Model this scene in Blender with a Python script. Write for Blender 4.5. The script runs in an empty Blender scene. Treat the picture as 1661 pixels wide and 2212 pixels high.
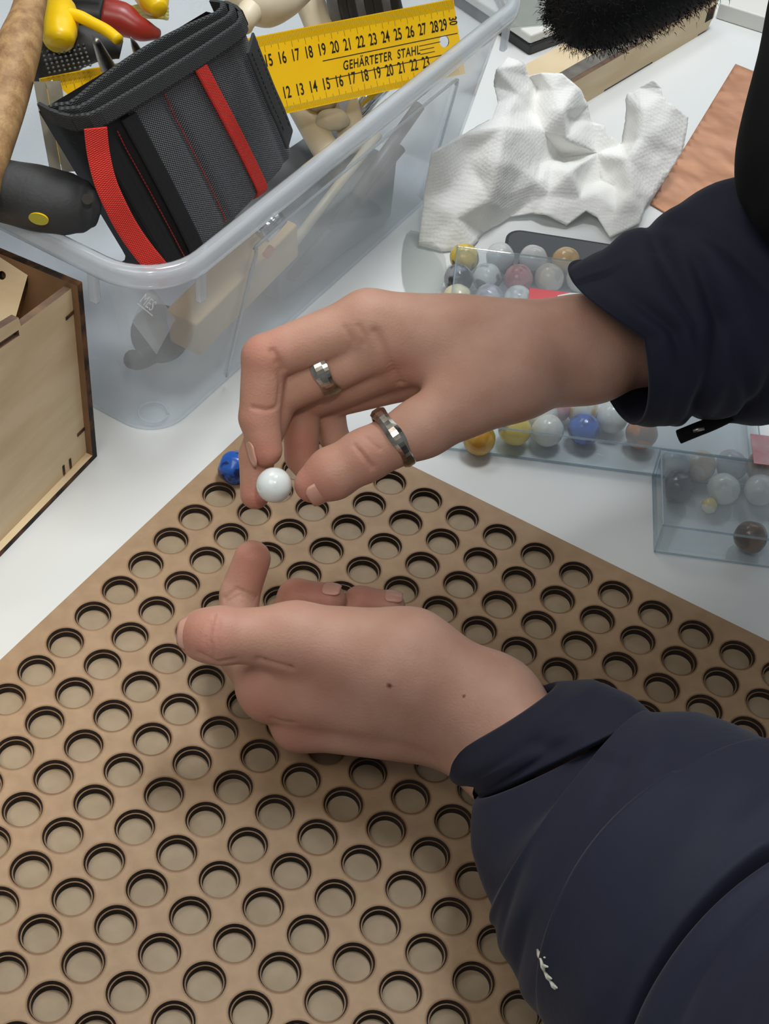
import bpy, bmesh, math, random
import numpy as np
from mathutils import Vector, Matrix, noise
from mathutils.bvhtree import BVHTree
from mathutils.geometry import tessellate_polygon, delaunay_2d_cdt

random.seed(7)
np.random.seed(7)
sc = bpy.context.scene
COL = sc.collection
MM = 0.001                      # everything below is measured in millimetres, the scene is in metres

# ------------------------------------------------------------------ camera
FPX, CX, CY = 3200.0, 830.5, 1106.0
CAMH = 596.38                   # lens height above the table top
RX = Vector((0.9928070, 0.1197257, 0.0))
CR = Matrix(((0.9928070135, 0.1197256610, 0.0),
             (0.0876374193, -0.7267201016, 0.6813204654),
             (0.0815715431, -0.6764197365, -0.7319852617)))   # columns: camera right, down, forward
CAM = Vector((0, 0, CAMH))
cam_d = bpy.data.cameras.new('camera')
cam_d.sensor_fit = 'VERTICAL'
cam_d.sensor_height = 36.0
cam_d.lens = FPX * 36.0 / 2212.0
cam_d.clip_start = 0.01
cam_d.clip_end = 50
cam = bpy.data.objects.new('camera', cam_d)
COL.objects.link(cam)
rot = Matrix((CR.col[0], -CR.col[1], -CR.col[2])).transposed()
cam.matrix_world = Matrix.Translation(CAM * MM) @ rot.to_4x4()
sc.camera = cam

# ------------------------------------------------------------------ world, lamps, exposure
w = bpy.data.worlds.new('room_light')
sc.world = w
w.use_nodes = True
w.node_tree.nodes['Background'].inputs[0].default_value = (0.86, 0.93, 1.0, 1)
w.node_tree.nodes['Background'].inputs[1].default_value = 0.2


def area(name, loc, target, sx, sy, power, col):
    d = bpy.data.lights.new(name, 'AREA')
    d.shape = 'RECTANGLE'
    d.size = sx
    d.size_y = sy
    d.energy = power
    d.color = col
    o = bpy.data.objects.new(name, d)
    COL.objects.link(o)
    o.location = loc
    o.rotation_euler = (Vector(target) - Vector(loc)).to_track_quat('-Z', 'Y').to_euler()
    return o


area('ceiling_panel_light', (0.24, 1.0, 1.9), (0.05, 0.95, 0.0), 0.6, 0.45, 22, (0.97, 0.99, 1.0))
area('window_light', (0.6, 2.1, 1.4), (0.15, 0.9, 0.0), 1.4, 0.9, 5, (0.88, 0.94, 1.0))
area('ceiling_strip_light', (-0.5, 1.25, 1.3), (-0.15, 0.75, 0.0), 0.6, 0.35, 4, (1.0, 0.97, 0.91))
area('front_fill_light', (-0.38, -0.05, 1.15), (-0.05, 0.5, 0.0), 0.6, 0.4, 3.2, (1.0, 0.95, 0.9))  # added front fill that brightens the near hand
sw = bpy.data.lights.new('warm_patch_spot', 'SPOT')  # added narrow spot, puts a warm glow on the board's lower left
sw.energy = 9
sw.color = (1.0, 0.82, 0.58)
sw.spot_size = math.radians(17)
sw.spot_blend = 0.9
sw.shadow_soft_size = 0.03
wo = bpy.data.objects.new('warm_patch_spot', sw)
COL.objects.link(wo)
wo.location = (-0.62, 0.05, 0.8)
wo.rotation_euler = (Vector((-0.235, 0.325, 0.0)) - Vector(wo.location)).to_track_quat('-Z', 'Y').to_euler()
sd = bpy.data.lights.new('left_fill_spot', 'SPOT')  # added spot that brightens the left table, plywood box and tools
sd.energy = 15
sd.color = (1.0, 0.92, 0.8)
sd.spot_size = math.radians(31)
sd.spot_blend = 0.8
sd.shadow_soft_size = 0.05
so = bpy.data.objects.new('left_fill_spot', sd)
COL.objects.link(so)
so.location = (0.08, -0.12, 1.2)
so.rotation_euler = (Vector((-0.3, 0.66, 0.0)) - Vector(so.location)).to_track_quat('-Z', 'Y').to_euler()

sc.view_settings.view_transform = 'Standard'
sc.view_settings.look = 'None'
sc.view_settings.gamma = 1.0
sc.view_settings.exposure = 0.0
sc.view_settings.use_curve_mapping = False
sc.cycles.transparent_max_bounces = 32
sc.cycles.max_bounces = 10


# ------------------------------------------------------------------ helpers
def at(px, py, z):
    """world point (mm) at height z on the sight line of a photo pixel"""
    d = CR @ Vector(((px - CX) / FPX, (py - CY) / FPX, 1.0))
    return CAM + d * ((z - CAMH) / d.z)


def lin(c):
    return tuple(((x / 255.0) / 12.92 if x / 255.0 <= 0.04045 else ((x / 255.0 + 0.055) / 1.055) ** 2.4) for x in c)


def mk(name, verts, faces, mats, parent=None, smooth=False, fm=None, uv=None):
    me = bpy.data.meshes.new(name)
    me.from_pydata([(v[0] * MM, v[1] * MM, v[2] * MM) for v in verts], [], faces)
    for m in (mats if isinstance(mats, (list, tuple)) else [mats]):
        me.materials.append(m)
    if fm is not None:
        me.polygons.foreach_set('material_index', fm)
    if smooth:
        me.polygons.foreach_set('use_smooth', [True] * len(me.polygons))
    if uv is not None:
        l = me.uv_layers.new(name='UVMap')
        idx = np.empty(len(me.loops), dtype=np.int32)
        me.loops.foreach_get('vertex_index', idx)
        l.data.foreach_set('uv', np.asarray(uv, dtype=np.float32)[idx].ravel())
    me.update()
    o = bpy.data.objects.new(name, me)
    COL.objects.link(o)
    if parent is not None:
        adopt(o, parent)
    return o


def adopt(o, parent):
    o.parent = parent
    # meshes are written in table coordinates: undo the Empty's own shift (a part under a part has none left to undo)
    o.matrix_parent_inverse = Matrix.Translation(-parent.location) if parent.parent is None else Matrix.Identity(4)


def tag(o, label, cat=None, group=None, kind=None):
    if label:
        o['label'] = label
    if cat:
        o['category'] = cat
    if group:
        o['group'] = group
    if kind:
        o['kind'] = kind
    return o


def thing(name, loc, label, cat, group=None):
    o = bpy.data.objects.new(name, None)
    o.empty_display_size = 0.02
    COL.objects.link(o)
    o.location = Vector(loc) * MM
    return tag(o, label, cat, group)


class MB:
    def __init__(s):
        s.v, s.f, s.m = [], [], []

    def add(s, verts, faces, m=0):
        b = len(s.v)
        s.v += [tuple(x) for x in verts]
        s.f += [tuple(b + i for i in f) for f in faces]
        s.m += [m] * len(faces)
        return b

    def box(s, o, a, b, c, m=0):
        o, a, b, c = Vector(o), Vector(a), Vector(b), Vector(c)
        P = [o, o + a, o + a + b, o + b, o + c, o + a + c, o + a + b + c, o + b + c]
        F = [(0, 3, 2, 1), (4, 5, 6, 7), (0, 1, 5, 4), (1, 2, 6, 5), (2, 3, 7, 6), (3, 0, 4, 7)]
        if a.cross(b).dot(c) < 0:
            F = [f[::-1] for f in F]
        s.add(P, F, m)

    def tube(s, path, rad, n=16, m=0, caps=True, flat=None):
        path = [Vector(p) for p in path]
        if not isinstance(rad, (list, tuple)):
            rad = [rad] * len(path)
        rings = []
        u = None
        for i, p in enumerate(path):
            t = (path[min(i + 1, len(path) - 1)] - path[max(i - 1, 0)]).normalized()
            if u is None:
                u = t.orthogonal().normalized() if flat is None else (Vector(flat) - t * Vector(flat).dot(t)).normalized()
            else:
                u = (u - t * u.dot(t)).normalized()
            v = t.cross(u)
            r = rad[i]
            ra, rb = r if isinstance(r, (list, tuple)) else (r, r)
            rings.append([p + u * (ra * math.cos(2 * math.pi * k / n)) + v * (rb * math.sin(2 * math.pi * k / n)) for k in range(n)])
        V = [x for r in rings for x in r]
        F = [(i * n + k, i * n + (k + 1) % n, (i + 1) * n + (k + 1) % n, (i + 1) * n + k) for i in range(len(path) - 1) for k in range(n)]
        if caps:
            F.append(tuple(range(n))[::-1])
            F.append(tuple((len(path) - 1) * n + k for k in range(n)))
        s.add(V, F, m)

    def build(s, name, mats, parent=None, smooth=False, uv=None):
        return mk(name, s.v, s.f, mats, parent, smooth, s.m, uv)


def bevel(o, w, seg=2, ang=0.6):
    md = o.modifiers.new('b', 'BEVEL')
    md.width = w * MM
    md.segments = seg
    md.limit_method = 'ANGLE'
    md.angle_limit = ang
    for p in o.data.polygons:
        p.use_smooth = True
    md.harden_normals = True
    return o


def subsurf(o, n=2):
    md = o.modifiers.new('s', 'SUBSURF')
    md.levels = n
    md.render_levels = n
    for p in o.data.polygons:
        p.use_smooth = True
    return o


def catmull(P, n):
    P = [Vector(p) for p in P]
    out = []
    for i in range(len(P) - 1):
        p0 = P[max(i - 1, 0)]
        p1, p2 = P[i], P[i + 1]
        p3 = P[min(i + 2, len(P) - 1)]
        for k in range(n):
            t = k / n
            out.append(0.5 * ((2 * p1) + (p2 - p0) * t + (2 * p0 - 5 * p1 + 4 * p2 - p3) * t * t + (-p0 + 3 * p1 - 3 * p2 + p3) * t ** 3))
    out.append(P[-1])
    return out


def interp(vals, n):
    out = []
    for i in range(len(vals) - 1):
        for k in range(n):
            t = k / n
            t = t * t * (3 - 2 * t)
            out.append(vals[i] * (1 - t) + vals[i + 1] * t)
    out.append(vals[-1])
    return out


def panel(name, o, e1, e2, th, outline, mats, parent=None, holes=(), smooth=False):
    """flat sheet: outline (mm) in the axes e1,e2 from o, thickness th along e1 x e2 (negative: the other way); slots: face, edge"""
    o, e1, e2 = Vector(o), Vector(e1).normalized(), Vector(e2).normalized()
    n = e1.cross(e2).normalized() * th
    loops = [list(outline)] + [list(h) for h in holes]
    pts = [p for l in loops for p in l]
    tri = tessellate_polygon([[Vector((p[0], p[1], 0)) for p in l] for l in loops])
    V = [o + e1 * p[0] + e2 * p[1] for p in pts]
    N = len(V)
    V += [v + n for v in V]
    F, M = [], []
    for t in tri:
        a, b, c = t
        A, B, C = pts[a], pts[b], pts[c]
        ccw = (B[0] - A[0]) * (C[1] - A[1]) - (B[1] - A[1]) * (C[0] - A[0]) > 0
        if ccw != (th > 0):
            a, c = c, a
        F += [(c, b, a), (a + N, b + N, c + N)]
        M += [0, 0]
    k = 0
    for li, l in enumerate(loops):
        ar = sum(l[i][0] * l[(i + 1) % len(l)][1] - l[(i + 1) % len(l)][0] * l[i][1] for i in range(len(l)))
        fl = ((ar > 0) == (th > 0)) != (li > 0)
        for i in range(len(l)):
            a, b = k + i, k + (i + 1) % len(l)
            F.append((a, b, b + N, a + N) if fl else (b, a, a + N, b + N))
            M.append(1)
        k += len(l)
    return mk(name, V, F, mats, parent, smooth, M)


def circ(cx, cy, r, n=24):
    return [(cx + r * math.cos(2 * math.pi * k / n), cy + r * math.sin(2 * math.pi * k / n)) for k in range(n)]


# ------------------------------------------------------------------ materials
def mat(name, col, rough=0.5, metal=0.0, col2=None, nscale=20.0, bump=0.0, bscale=200.0, spec=0.5, sss=0.0, sheen=0.0,
        stretch=None, detail=4.0, lohi=(0.35, 0.65), coat=0.0):
    m = bpy.data.materials.new(name)
    m.use_nodes = True
    nt = m.node_tree
    b = nt.nodes['Principled BSDF']
    b.inputs['Base Color'].default_value = (*lin(col), 1)
    b.inputs['Roughness'].default_value = rough
    b.inputs['Metallic'].default_value = metal
    b.inputs['Specular IOR Level'].default_value = spec
    if coat:
        b.inputs['Coat Weight'].default_value = coat
        b.inputs['Coat Roughness'].default_value = 0.12
    if sss:
        b.inputs['Subsurface Weight'].default_value = sss
        b.inputs['Subsurface Radius'].default_value = (1.0, 0.35, 0.2)
        b.inputs['Subsurface Scale'].default_value = 0.004
    if sheen:
        b.inputs['Sheen Weight'].default_value = sheen
        b.inputs['Sheen Roughness'].default_value = 0.4
    tc = nt.nodes.new('ShaderNodeTexCoord')
    src = tc.outputs['Object']
    if stretch:
        mp = nt.nodes.new('ShaderNodeMapping')
        mp.inputs['Scale'].default_value = stretch
        nt.links.new(src, mp.inputs['Vector'])
        src = mp.outputs['Vector']
    if col2 is not None:
        n = nt.nodes.new('ShaderNodeTexNoise')
        n.inputs['Scale'].default_value = nscale
        n.inputs['Detail'].default_value = detail
        nt.links.new(src, n.inputs['Vector'])
        r = nt.nodes.new('ShaderNodeValToRGB')
        r.color_ramp.elements[0].position = lohi[0]
        r.color_ramp.elements[1].position = lohi[1]
        r.color_ramp.elements[0].color = (*lin(col), 1)
        r.color_ramp.elements[1].color = (*lin(col2), 1)
        nt.links.new(n.outputs['Fac'], r.inputs['Fac'])
        nt.links.new(r.outputs['Color'], b.inputs['Base Color'])
    if bump:
        n2 = nt.nodes.new('ShaderNodeTexNoise')
        n2.inputs['Scale'].default_value = bscale
        n2.inputs['Detail'].default_value = 3.0
        nt.links.new(src, n2.inputs['Vector'])
        bp = nt.nodes.new('ShaderNodeBump')
        bp.inputs['Strength'].default_value = bump
        bp.inputs['Distance'].default_value = 0.001
        nt.links.new(n2.outputs['Fac'], bp.inputs['Height'])
        nt.links.new(bp.outputs['Normal'], b.inputs['Normal'])
    return m


def clear(name, tint=(255, 255, 255), haze=0.1, hazecol=(235, 240, 245), rough=0.05, gl=0.5, bump=0.0):
    m = bpy.data.materials.new(name)
    m.use_nodes = True
    nt = m.node_tree
    for n in list(nt.nodes):
        if n.type != 'OUTPUT_MATERIAL':
            nt.nodes.remove(n)
    out = [n for n in nt.nodes if n.type == 'OUTPUT_MATERIAL'][0]
    tr = nt.nodes.new('ShaderNodeBsdfTransparent')
    tr.inputs[0].default_value = (*lin(tint), 1)
    df = nt.nodes.new('ShaderNodeBsdfDiffuse')
    df.inputs[0].default_value = (*lin(hazecol), 1)
    tl = nt.nodes.new('ShaderNodeBsdfTranslucent')
    tl.inputs[0].default_value = (*lin(hazecol), 1)
    h0 = nt.nodes.new('ShaderNodeMixShader')
    h0.inputs[0].default_value = 0.5
    nt.links.new(df.outputs[0], h0.inputs[1])
    nt.links.new(tl.outputs[0], h0.inputs[2])
    h = nt.nodes.new('ShaderNodeMixShader')
    h.inputs[0].default_value = haze
    nt.links.new(tr.outputs[0], h.inputs[1])
    nt.links.new(h0.outputs[0], h.inputs[2])
    g = nt.nodes.new('ShaderNodeBsdfGlossy')
    g.inputs['Roughness'].default_value = rough
    lw = nt.nodes.new('ShaderNodeLayerWeight')
    lw.inputs['Blend'].default_value = 0.5
    pw = nt.nodes.new('ShaderNodeMath')
    pw.operation = 'POWER'
    pw.inputs[1].default_value = 4.5
    nt.links.new(lw.outputs['Facing'], pw.inputs[0])
    fr = nt.nodes.new('ShaderNodeMath')
    fr.operation = 'MULTIPLY_ADD'
    fr.inputs[1].default_value = 0.95
    fr.inputs[2].default_value = 0.045
    nt.links.new(pw.outputs[0], fr.inputs[0])
    mu = nt.nodes.new('ShaderNodeMath')
    mu.operation = 'MULTIPLY'
    mu.inputs[1].default_value = gl
    nt.links.new(fr.outputs[0], mu.inputs[0])
    f = nt.nodes.new('ShaderNodeMixShader')
    nt.links.new(mu.outputs[0], f.inputs[0])
    nt.links.new(h.outputs[0], f.inputs[1])
    nt.links.new(g.outputs[0], f.inputs[2])
    nt.links.new(f.outputs[0], out.inputs[0])
    if bump:
        tc = nt.nodes.new('ShaderNodeTexCoord')
        n2 = nt.nodes.new('ShaderNodeTexNoise')
        n2.inputs['Scale'].default_value = 60
        nt.links.new(tc.outputs['Object'], n2.inputs['Vector'])
        bp = nt.nodes.new('ShaderNodeBump')
        bp.inputs['Strength'].default_value = bump
        bp.inputs['Distance'].default_value = 0.004
        nt.links.new(n2.outputs['Fac'], bp.inputs['Height'])
        for x in (df, g):
            nt.links.new(bp.outputs['Normal'], x.inputs['Normal'])
    return m


def weave(name, dark, light, pu, pv, rough=0.7, bump=0.5, power=1.0):
    """woven cloth on UVs measured in mm"""
    m = mat(name, dark, rough)
    nt = m.node_tree
    b = nt.nodes['Principled BSDF']
    uv = nt.nodes.new('ShaderNodeUVMap')
    sp = nt.nodes.new('ShaderNodeSeparateXYZ')
    nt.links.new(uv.outputs[0], sp.inputs[0])

    def op(kind, a, bb):
        n = nt.nodes.new('ShaderNodeMath')
        n.operation = kind
        for i, x in enumerate((a, bb)):
            if x is None:
                continue
            if isinstance(x, (int, float)):
                n.inputs[i].default_value = x
            else:
                nt.links.new(x, n.inputs[i])
        return n.outputs[0]
    su = op('SINE', op('MULTIPLY', sp.outputs[0], 2 * math.pi / pu), None)
    sv = op('SINE', op('MULTIPLY', sp.outputs[1], 2 * math.pi / pv), None)
    h = op('MULTIPLY_ADD', op('MULTIPLY', su, sv), 0.5)
    h.node.inputs[2].default_value = 0.5
    h = op('POWER', h, power)
    mx = nt.nodes.new('ShaderNodeMix')
    mx.data_type = 'RGBA'
    mx.inputs[6].default_value = (*lin(dark), 1)
    mx.inputs[7].default_value = (*lin(light), 1)
    nt.links.new(h, mx.inputs[0])
    nt.links.new(mx.outputs[2], b.inputs['Base Color'])
    bp = nt.nodes.new('ShaderNodeBump')
    bp.inputs['Strength'].default_value = bump
    bp.inputs['Distance'].default_value = 0.0006
    nt.links.new(h, bp.inputs['Height'])
    nt.links.new(bp.outputs[0], b.inputs['Normal'])
    return m


def attr_tint(m, attr, col, strength=1.0):
    """mixes col over the base colour where the point attribute is high (burns, redness, moles)"""
    nt = m.node_tree
    b = nt.nodes['Principled BSDF']
    a = nt.nodes.new('ShaderNodeAttribute')
    a.attribute_name = attr
    mx = nt.nodes.new('ShaderNodeMix')
    mx.data_type = 'RGBA'
    ml = nt.nodes.new('ShaderNodeMath')
    ml.operation = 'MULTIPLY'
    ml.inputs[1].default_value = strength
    ml.use_clamp = True
    nt.links.new(a.outputs['Fac'], ml.inputs[0])
    nt.links.new(ml.outputs[0], mx.inputs[0])
    if b.inputs['Base Color'].links:
        nt.links.new(b.inputs['Base Color'].links[0].from_socket, mx.inputs[6])
    else:
        mx.inputs[6].default_value = b.inputs['Base Color'].default_value
    mx.inputs[7].default_value = (*lin(col), 1)
    nt.links.new(mx.outputs[2], b.inputs['Base Color'])
    return m


M_table = mat('white_laminate', (226, 229, 228), 0.38, col2=(220, 223, 222), nscale=6, bump=0.03, bscale=500)
M_mdf = attr_tint(mat('mdf', (156, 128, 97), 0.6, col2=(166, 138, 106), nscale=120, bump=0.12, bscale=900), 'burn', (104, 70, 30), 0.85)
M_char = mat('charred_edge', (24, 16, 12), 0.8, col2=(44, 29, 19), nscale=300, bump=0.4, bscale=1200)
M_mdfbase = mat('mdf_base', (158, 139, 112), 0.6, col2=(146, 127, 100), nscale=90)
M_ply = mat('plywood', (226, 206, 170), 0.6, col2=(212, 188, 148), nscale=14, stretch=(1, 1, 5), bump=0.1, bscale=400)
M_plychar = mat('plywood_edge', (84, 64, 52), 0.75, col2=(118, 92, 70), nscale=60, bump=0.3, bscale=600)
M_burn = mat('burnt_plywood_edge', (30, 20, 14), 0.8, col2=(120, 78, 40), nscale=90, lohi=(0.45, 0.75))
M_bin = clear('milky_clear_plastic', (248, 250, 252), 0.2, (240, 244, 248), 0.12, 0.7)
M_rim = clear('milky_plastic_rim', (244, 248, 251), 0.48, (242, 246, 250), 0.14, 0.9)
M_box = clear('clear_polystyrene', (250, 252, 253), 0.03, (232, 238, 244), 0.03, 0.8)
M_boxedge = clear('clear_polystyrene_edge', (225, 236, 240), 0.25, (232, 238, 244), 0.05, 1.0)
M_lid = clear('clear_lid', (250, 252, 253), 0.1, (225, 230, 236), 0.16, 0.5)
M_bag = clear('cloudy_film', (232, 234, 232), 0.22, (200, 204, 202), 0.35, 0.5, 0.2)
M_skin = mat('skin', (196, 154, 134), 0.5, col2=(186, 142, 121), nscale=55, bump=0.2, bscale=850, sss=0.12, spec=0.35)
attr_tint(M_skin, 'red', (176, 96, 82), 0.55)
attr_tint(M_skin, 'mole', (110, 62, 42), 1.0)
M_nail = mat('nail', (198, 151, 132), 0.3, spec=0.5)
M_navy = mat('navy_nylon', (34, 37, 54), 0.72, col2=(30, 33, 48), nscale=12, bump=0.14, bscale=260, sheen=0.06, spec=0.25)
M_black = mat('black_fabric', (8, 8, 9), 0.85, spec=0.2)
M_fur = mat('black_fur', (12, 12, 14), 0.75, spec=0.3)
M_silver = mat('silver', (205, 198, 184), 0.22, 1.0, col2=(150, 142, 130), nscale=150)
M_steel = mat('steel', (168, 166, 160), 0.35, 1.0, col2=(140, 136, 128), nscale=120)
M_alu = mat('aluminium', (190, 186, 170), 0.42, 0.3, col2=(160, 154, 136), nscale=80)
M_yellow = mat('ruler_yellow', (252, 200, 16), 0.38, col2=(248, 194, 12), nscale=40)
M_ink = mat('black_print', (30, 26, 16), 0.5)
M_yplastic = mat('yellow_plastic', (244, 204, 12), 0.35, col2=(236, 194, 8), nscale=30)
M_rubber = mat('black_rubber', (44, 46, 48), 0.62, col2=(54, 56, 57), nscale=60, bump=0.2, bscale=500)
M_dark = mat('dark_plastic', (40, 42, 44), 0.45)
M_red = mat('red_plastic', (150, 44, 36), 0.35)
M_cream = mat('cream_plastic', (224, 212, 186), 0.45, col2=(212, 198, 168), nscale=40)
M_wood = mat('worn_wood', (178, 142, 96), 0.6, col2=(140, 104, 66), nscale=30, stretch=(5, 5, 1), bump=0.5, bscale=120)
M_block = mat('pale_wood', (208, 178, 128), 0.6, col2=(194, 162, 112), nscale=20)
M_towel = mat('paper_towel', (240, 240, 236), 0.85, bump=0.22, bscale=500, sss=0.0)
_nt = M_towel.node_tree
_v = _nt.nodes.new('ShaderNodeTexVoronoi')
_v.inputs['Scale'].default_value = 420
_v.inputs['Randomness'].default_value = 0.25
_tc = [n for n in _nt.nodes if n.type == 'TEX_COORD'][0]
_nt.links.new(_tc.outputs['Object'], _v.inputs['Vector'])
_b0 = [n for n in _nt.nodes if n.type == 'BUMP'][0]
_b1 = _nt.nodes.new('ShaderNodeBump')
_b1.inputs['Strength'].default_value = 0.35
_b1.inputs['Distance'].default_value = 0.0008
_nt.links.new(_v.outputs['Distance'], _b1.inputs['Height'])
_nt.links.new(_b1.outputs['Normal'], _b0.inputs['Normal'])
M_copper = mat('copper', (214, 160, 128), 0.36, 0.45, col2=(200, 144, 110), nscale=22, bump=0.6, bscale=34)
M_white = mat('white_plastic', (226, 226, 220), 0.4)
M_card_r = mat('red_card', (222, 92, 98), 0.5)
M_card_w = mat('white_card', (224, 232, 226), 0.6)
M_strap = weave('red_webbing', (196, 28, 16), (244, 58, 40), 2.2, 1.1, 0.6, 0.8)
M_nyl = weave('ballistic_nylon', (11, 12, 15), (158, 162, 168), 1.7, 1.7, 0.5, 0.9, 2.4)
M_bind = weave('black_binding', (14, 15, 16), (66, 68, 70), 1.0, 2.6, 0.75, 0.9)
M_elast = weave('grey_elastic', (46, 48, 50), (66, 68, 70), 0.8, 0.8, 0.75, 0.5)
M_stitch = mat('red_thread', (150, 40, 40), 0.6)
M_cloth = mat('plain_black_webbing', (15, 15, 17), 0.7, bump=0.3, bscale=600)

# ------------------------------------------------------------------ setting
mb = MB()
mb.box((-3000, -1500, -760), (6000, 0, 0), (0, 6000, 0), (0, 0, 20))
tag(mb.build('floor', mat('grey_floor', (120, 118, 114), 0.6, col2=(110, 108, 105), nscale=4)), None, None, None, 'structure')
mb = MB()
mb.box((-3000, 4500, -740), (6000, 0, 0), (0, 80, 0), (0, 0, 3300))
tag(mb.build('wall_back', mat('wall_paint', (214, 212, 206), 0.8, col2=(208, 206, 200), nscale=3)), None, None, None, 'structure')
t = thing('work_table', (0, 700, -740), 'white laminate work table that everything rests on', 'table')
mb = MB()
mb.box((-760, -60, -28), (1240, 0, 0), (0, 1700, 0), (0, 0, 28))
bevel(mb.build('table_top', M_table, t), 3)
for x, y in ((-720, -20), (420, -20), (-720, 1580), (420, 1580)):
    mb = MB()
    mb.box((x, y, -740), (40, 0, 0), (0, 40, 0), (0, 0, 712))
    mb.build('leg', M_steel, t)

# ------------------------------------------------------------------ perforated board
BO = Vector((-61.2, 600.5, 0))
BI = Vector((20.71, -10.26, 0))          # hole pitch along the right-hand edge
BJ = Vector((-9.61, -18.45, 0))          # hole pitch along the left-hand edge
NI, NJ = 18, 19
t = thing('marble_board', BO, 'large brown fibreboard with rows of round stepped holes, hands above it', 'board')


def sheet(name, zt, zb, r, r_low, rb, mats):
    mbb = MB()
    K = 10
    sq = [(-.5 + k / K, -.5) for k in range(K)] + [(.5, -.5 + k / K) for k in range(K)] + [(.5 - k / K, .5) for k in range(K)] + [(-.5, .5 - k / K) for k in range(K)]
    n = len(sq)
    off = [BI * a + BJ * b for a, b in sq]
    dirs = [o.normalized() for o in off]
    burn = []
    sgn = BI.cross(BJ).z > 0
    for i in range(NI):
        for j in range(NJ):
            c = BO + BI * i + BJ * j
            V = [c + d * r_low + Vector((0, 0, zb)) for d in dirs] + [c + d * r + Vector((0, 0, zt)) for d in dirs] + \
                [c + d * rb + Vector((0, 0, zt)) for d in dirs] + [c + o + Vector((0, 0, zt)) for o in off]
            F, Mi = [], []
            for k in range(n):
                k2 = (k + 1) % n
                for lv in range(3):
                    q = (lv * n + k, lv * n + k2, (lv + 1) * n + k2, (lv + 1) * n + k)
                    F.append(q if not sgn else q[::-1])
                    Mi.append(1 if lv == 0 else 0)
            b0 = len(mbb.v)
            mbb.v += V
            mbb.f += [tuple(b0 + x for x in f) for f in F]
            mbb.m += Mi
            bb = 0.75 + 0.5 * random.random()
            burn += [bb] * (2 * n) + [0.0] * (2 * n)
    # plain margins and outer edges
    a0, a1, b0_, b1 = -.5, NI - .5, -.5, NJ - .5
    A0, A1 = -18 / 23.1, NI - 1 + 18 / 23.1
    B0, B1 = -18 / 20.8, NJ - 1 + 18 / 20.8

    def P(a, b, z):
        return BO + BI * a + BJ * b + Vector((0, 0, z))
    for (x0, x1, y0, y1) in ((A0, A1, B0, b0_), (A0, A1, b1, B1), (A0, a0, b0_, b1), (a1, A1, b0_, b1)):
        mbb.add([P(x0, y0, zt), P(x1, y0, zt), P(x1, y1, zt), P(x0, y1, zt)], [(0, 1, 2, 3) if sgn else (3, 2, 1, 0)], 0)
    cs = [(A0, B0), (A1, B0), (A1, B1), (A0, B1)]
    for k in range(4):
        (x0, y0), (x1, y1) = cs[k], cs[(k + 1) % 4]
        mbb.add([P(x0, y0, zb), P(x1, y1, zb), P(x1, y1, zt), P(x0, y0, zt)], [(0, 1, 2, 3) if sgn else (3, 2, 1, 0)], 1)
    o = mbb.build(name, mats, t)
    at_ = o.data.attributes.new('burn', 'FLOAT', 'POINT')
    at_.data.foreach_set('value', burn + [0.0] * (len(mbb.v) - len(burn)))
    return o


sheet('top_sheet', 9.0, 7.3, 9.0, 8.25, 10.2, [M_mdf, M_char])
sheet('ring_sheet', 7.3, 4.2, 7.7, 7.3, 9.0, [M_mdf, M_char])
A0, A1, B0, B1 = -18 / 23.1, NI - 1 + 18 / 23.1, -18 / 20.8, NJ - 1 + 18 / 20.8
p0 = BO + BI * A0 + BJ * B0
mb = MB()
mb.box(p0, BI * (A1 - A0), BJ * (B1 - B0), (0, 0, 4.2))
mb.build('base_sheet', M_mdfbase, t)


# ------------------------------------------------------------------ marbles
def marble(c, r, mats, label, group=None, egg=1.0, seed=0, lump=0.02, name='marble', cat='marble'):
    V, F = [], []
    n, m = 24, 14
    for i in range(m + 1):
        th = math.pi * i / m
        for k in range(n):
            ph = 2 * math.pi * k / n
            d = Vector((math.sin(th) * math.cos(ph), math.sin(th) * math.sin(ph), math.cos(th)))
            q = 1 + lump * noise.noise(d * 1.7 + Vector((seed * 3.1, seed, 0)))
            V.append(Vector((d.x * r * q, d.y * r * q * egg, d.z * r * q)))
    for i in range(m):
        for k in range(n):
            F.append((i * n + k, (i + 1) * n + k, (i + 1) * n + (k + 1) % n, i * n + (k + 1) % n))
    o = mk(name, V, F, mats, None, True)
    o.location = Vector(c) * MM
    o.rotation_euler = (0.3 * math.sin(seed), 0.3 * math.cos(seed * 2), seed * 1.3)
    return tag(o, label, cat, group)


_mc = {}


def marb_mat(a, b, lo=0.48, sc_=95, rough=0.25):
    k = (a, b, lo, sc_)
    if k not in _mc:
        _mc[k] = mat('painted_stone', a, rough, col2=b, nscale=sc_, lohi=(lo, lo + 0.06), detail=2.5, coat=0.4)
    return _mc[k]


WHITE, CREAM = (232, 236, 234), (230, 222, 200)
marble(at(508, 1010, 15.5), 9.0, marb_mat((26, 92, 188), (14, 42, 96), 0.52, 160, 0.35), 'blue marble with dark flecks sitting in an edge hole of the brown board', seed=3, lump=0.12)
ball_c = at(592, 1048, 110)
marble(ball_c, 8.1, marb_mat((226, 234, 232), (220, 228, 226)), 'white glossy marble pinched between thumb and fingertips above the board', seed=1)

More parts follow.
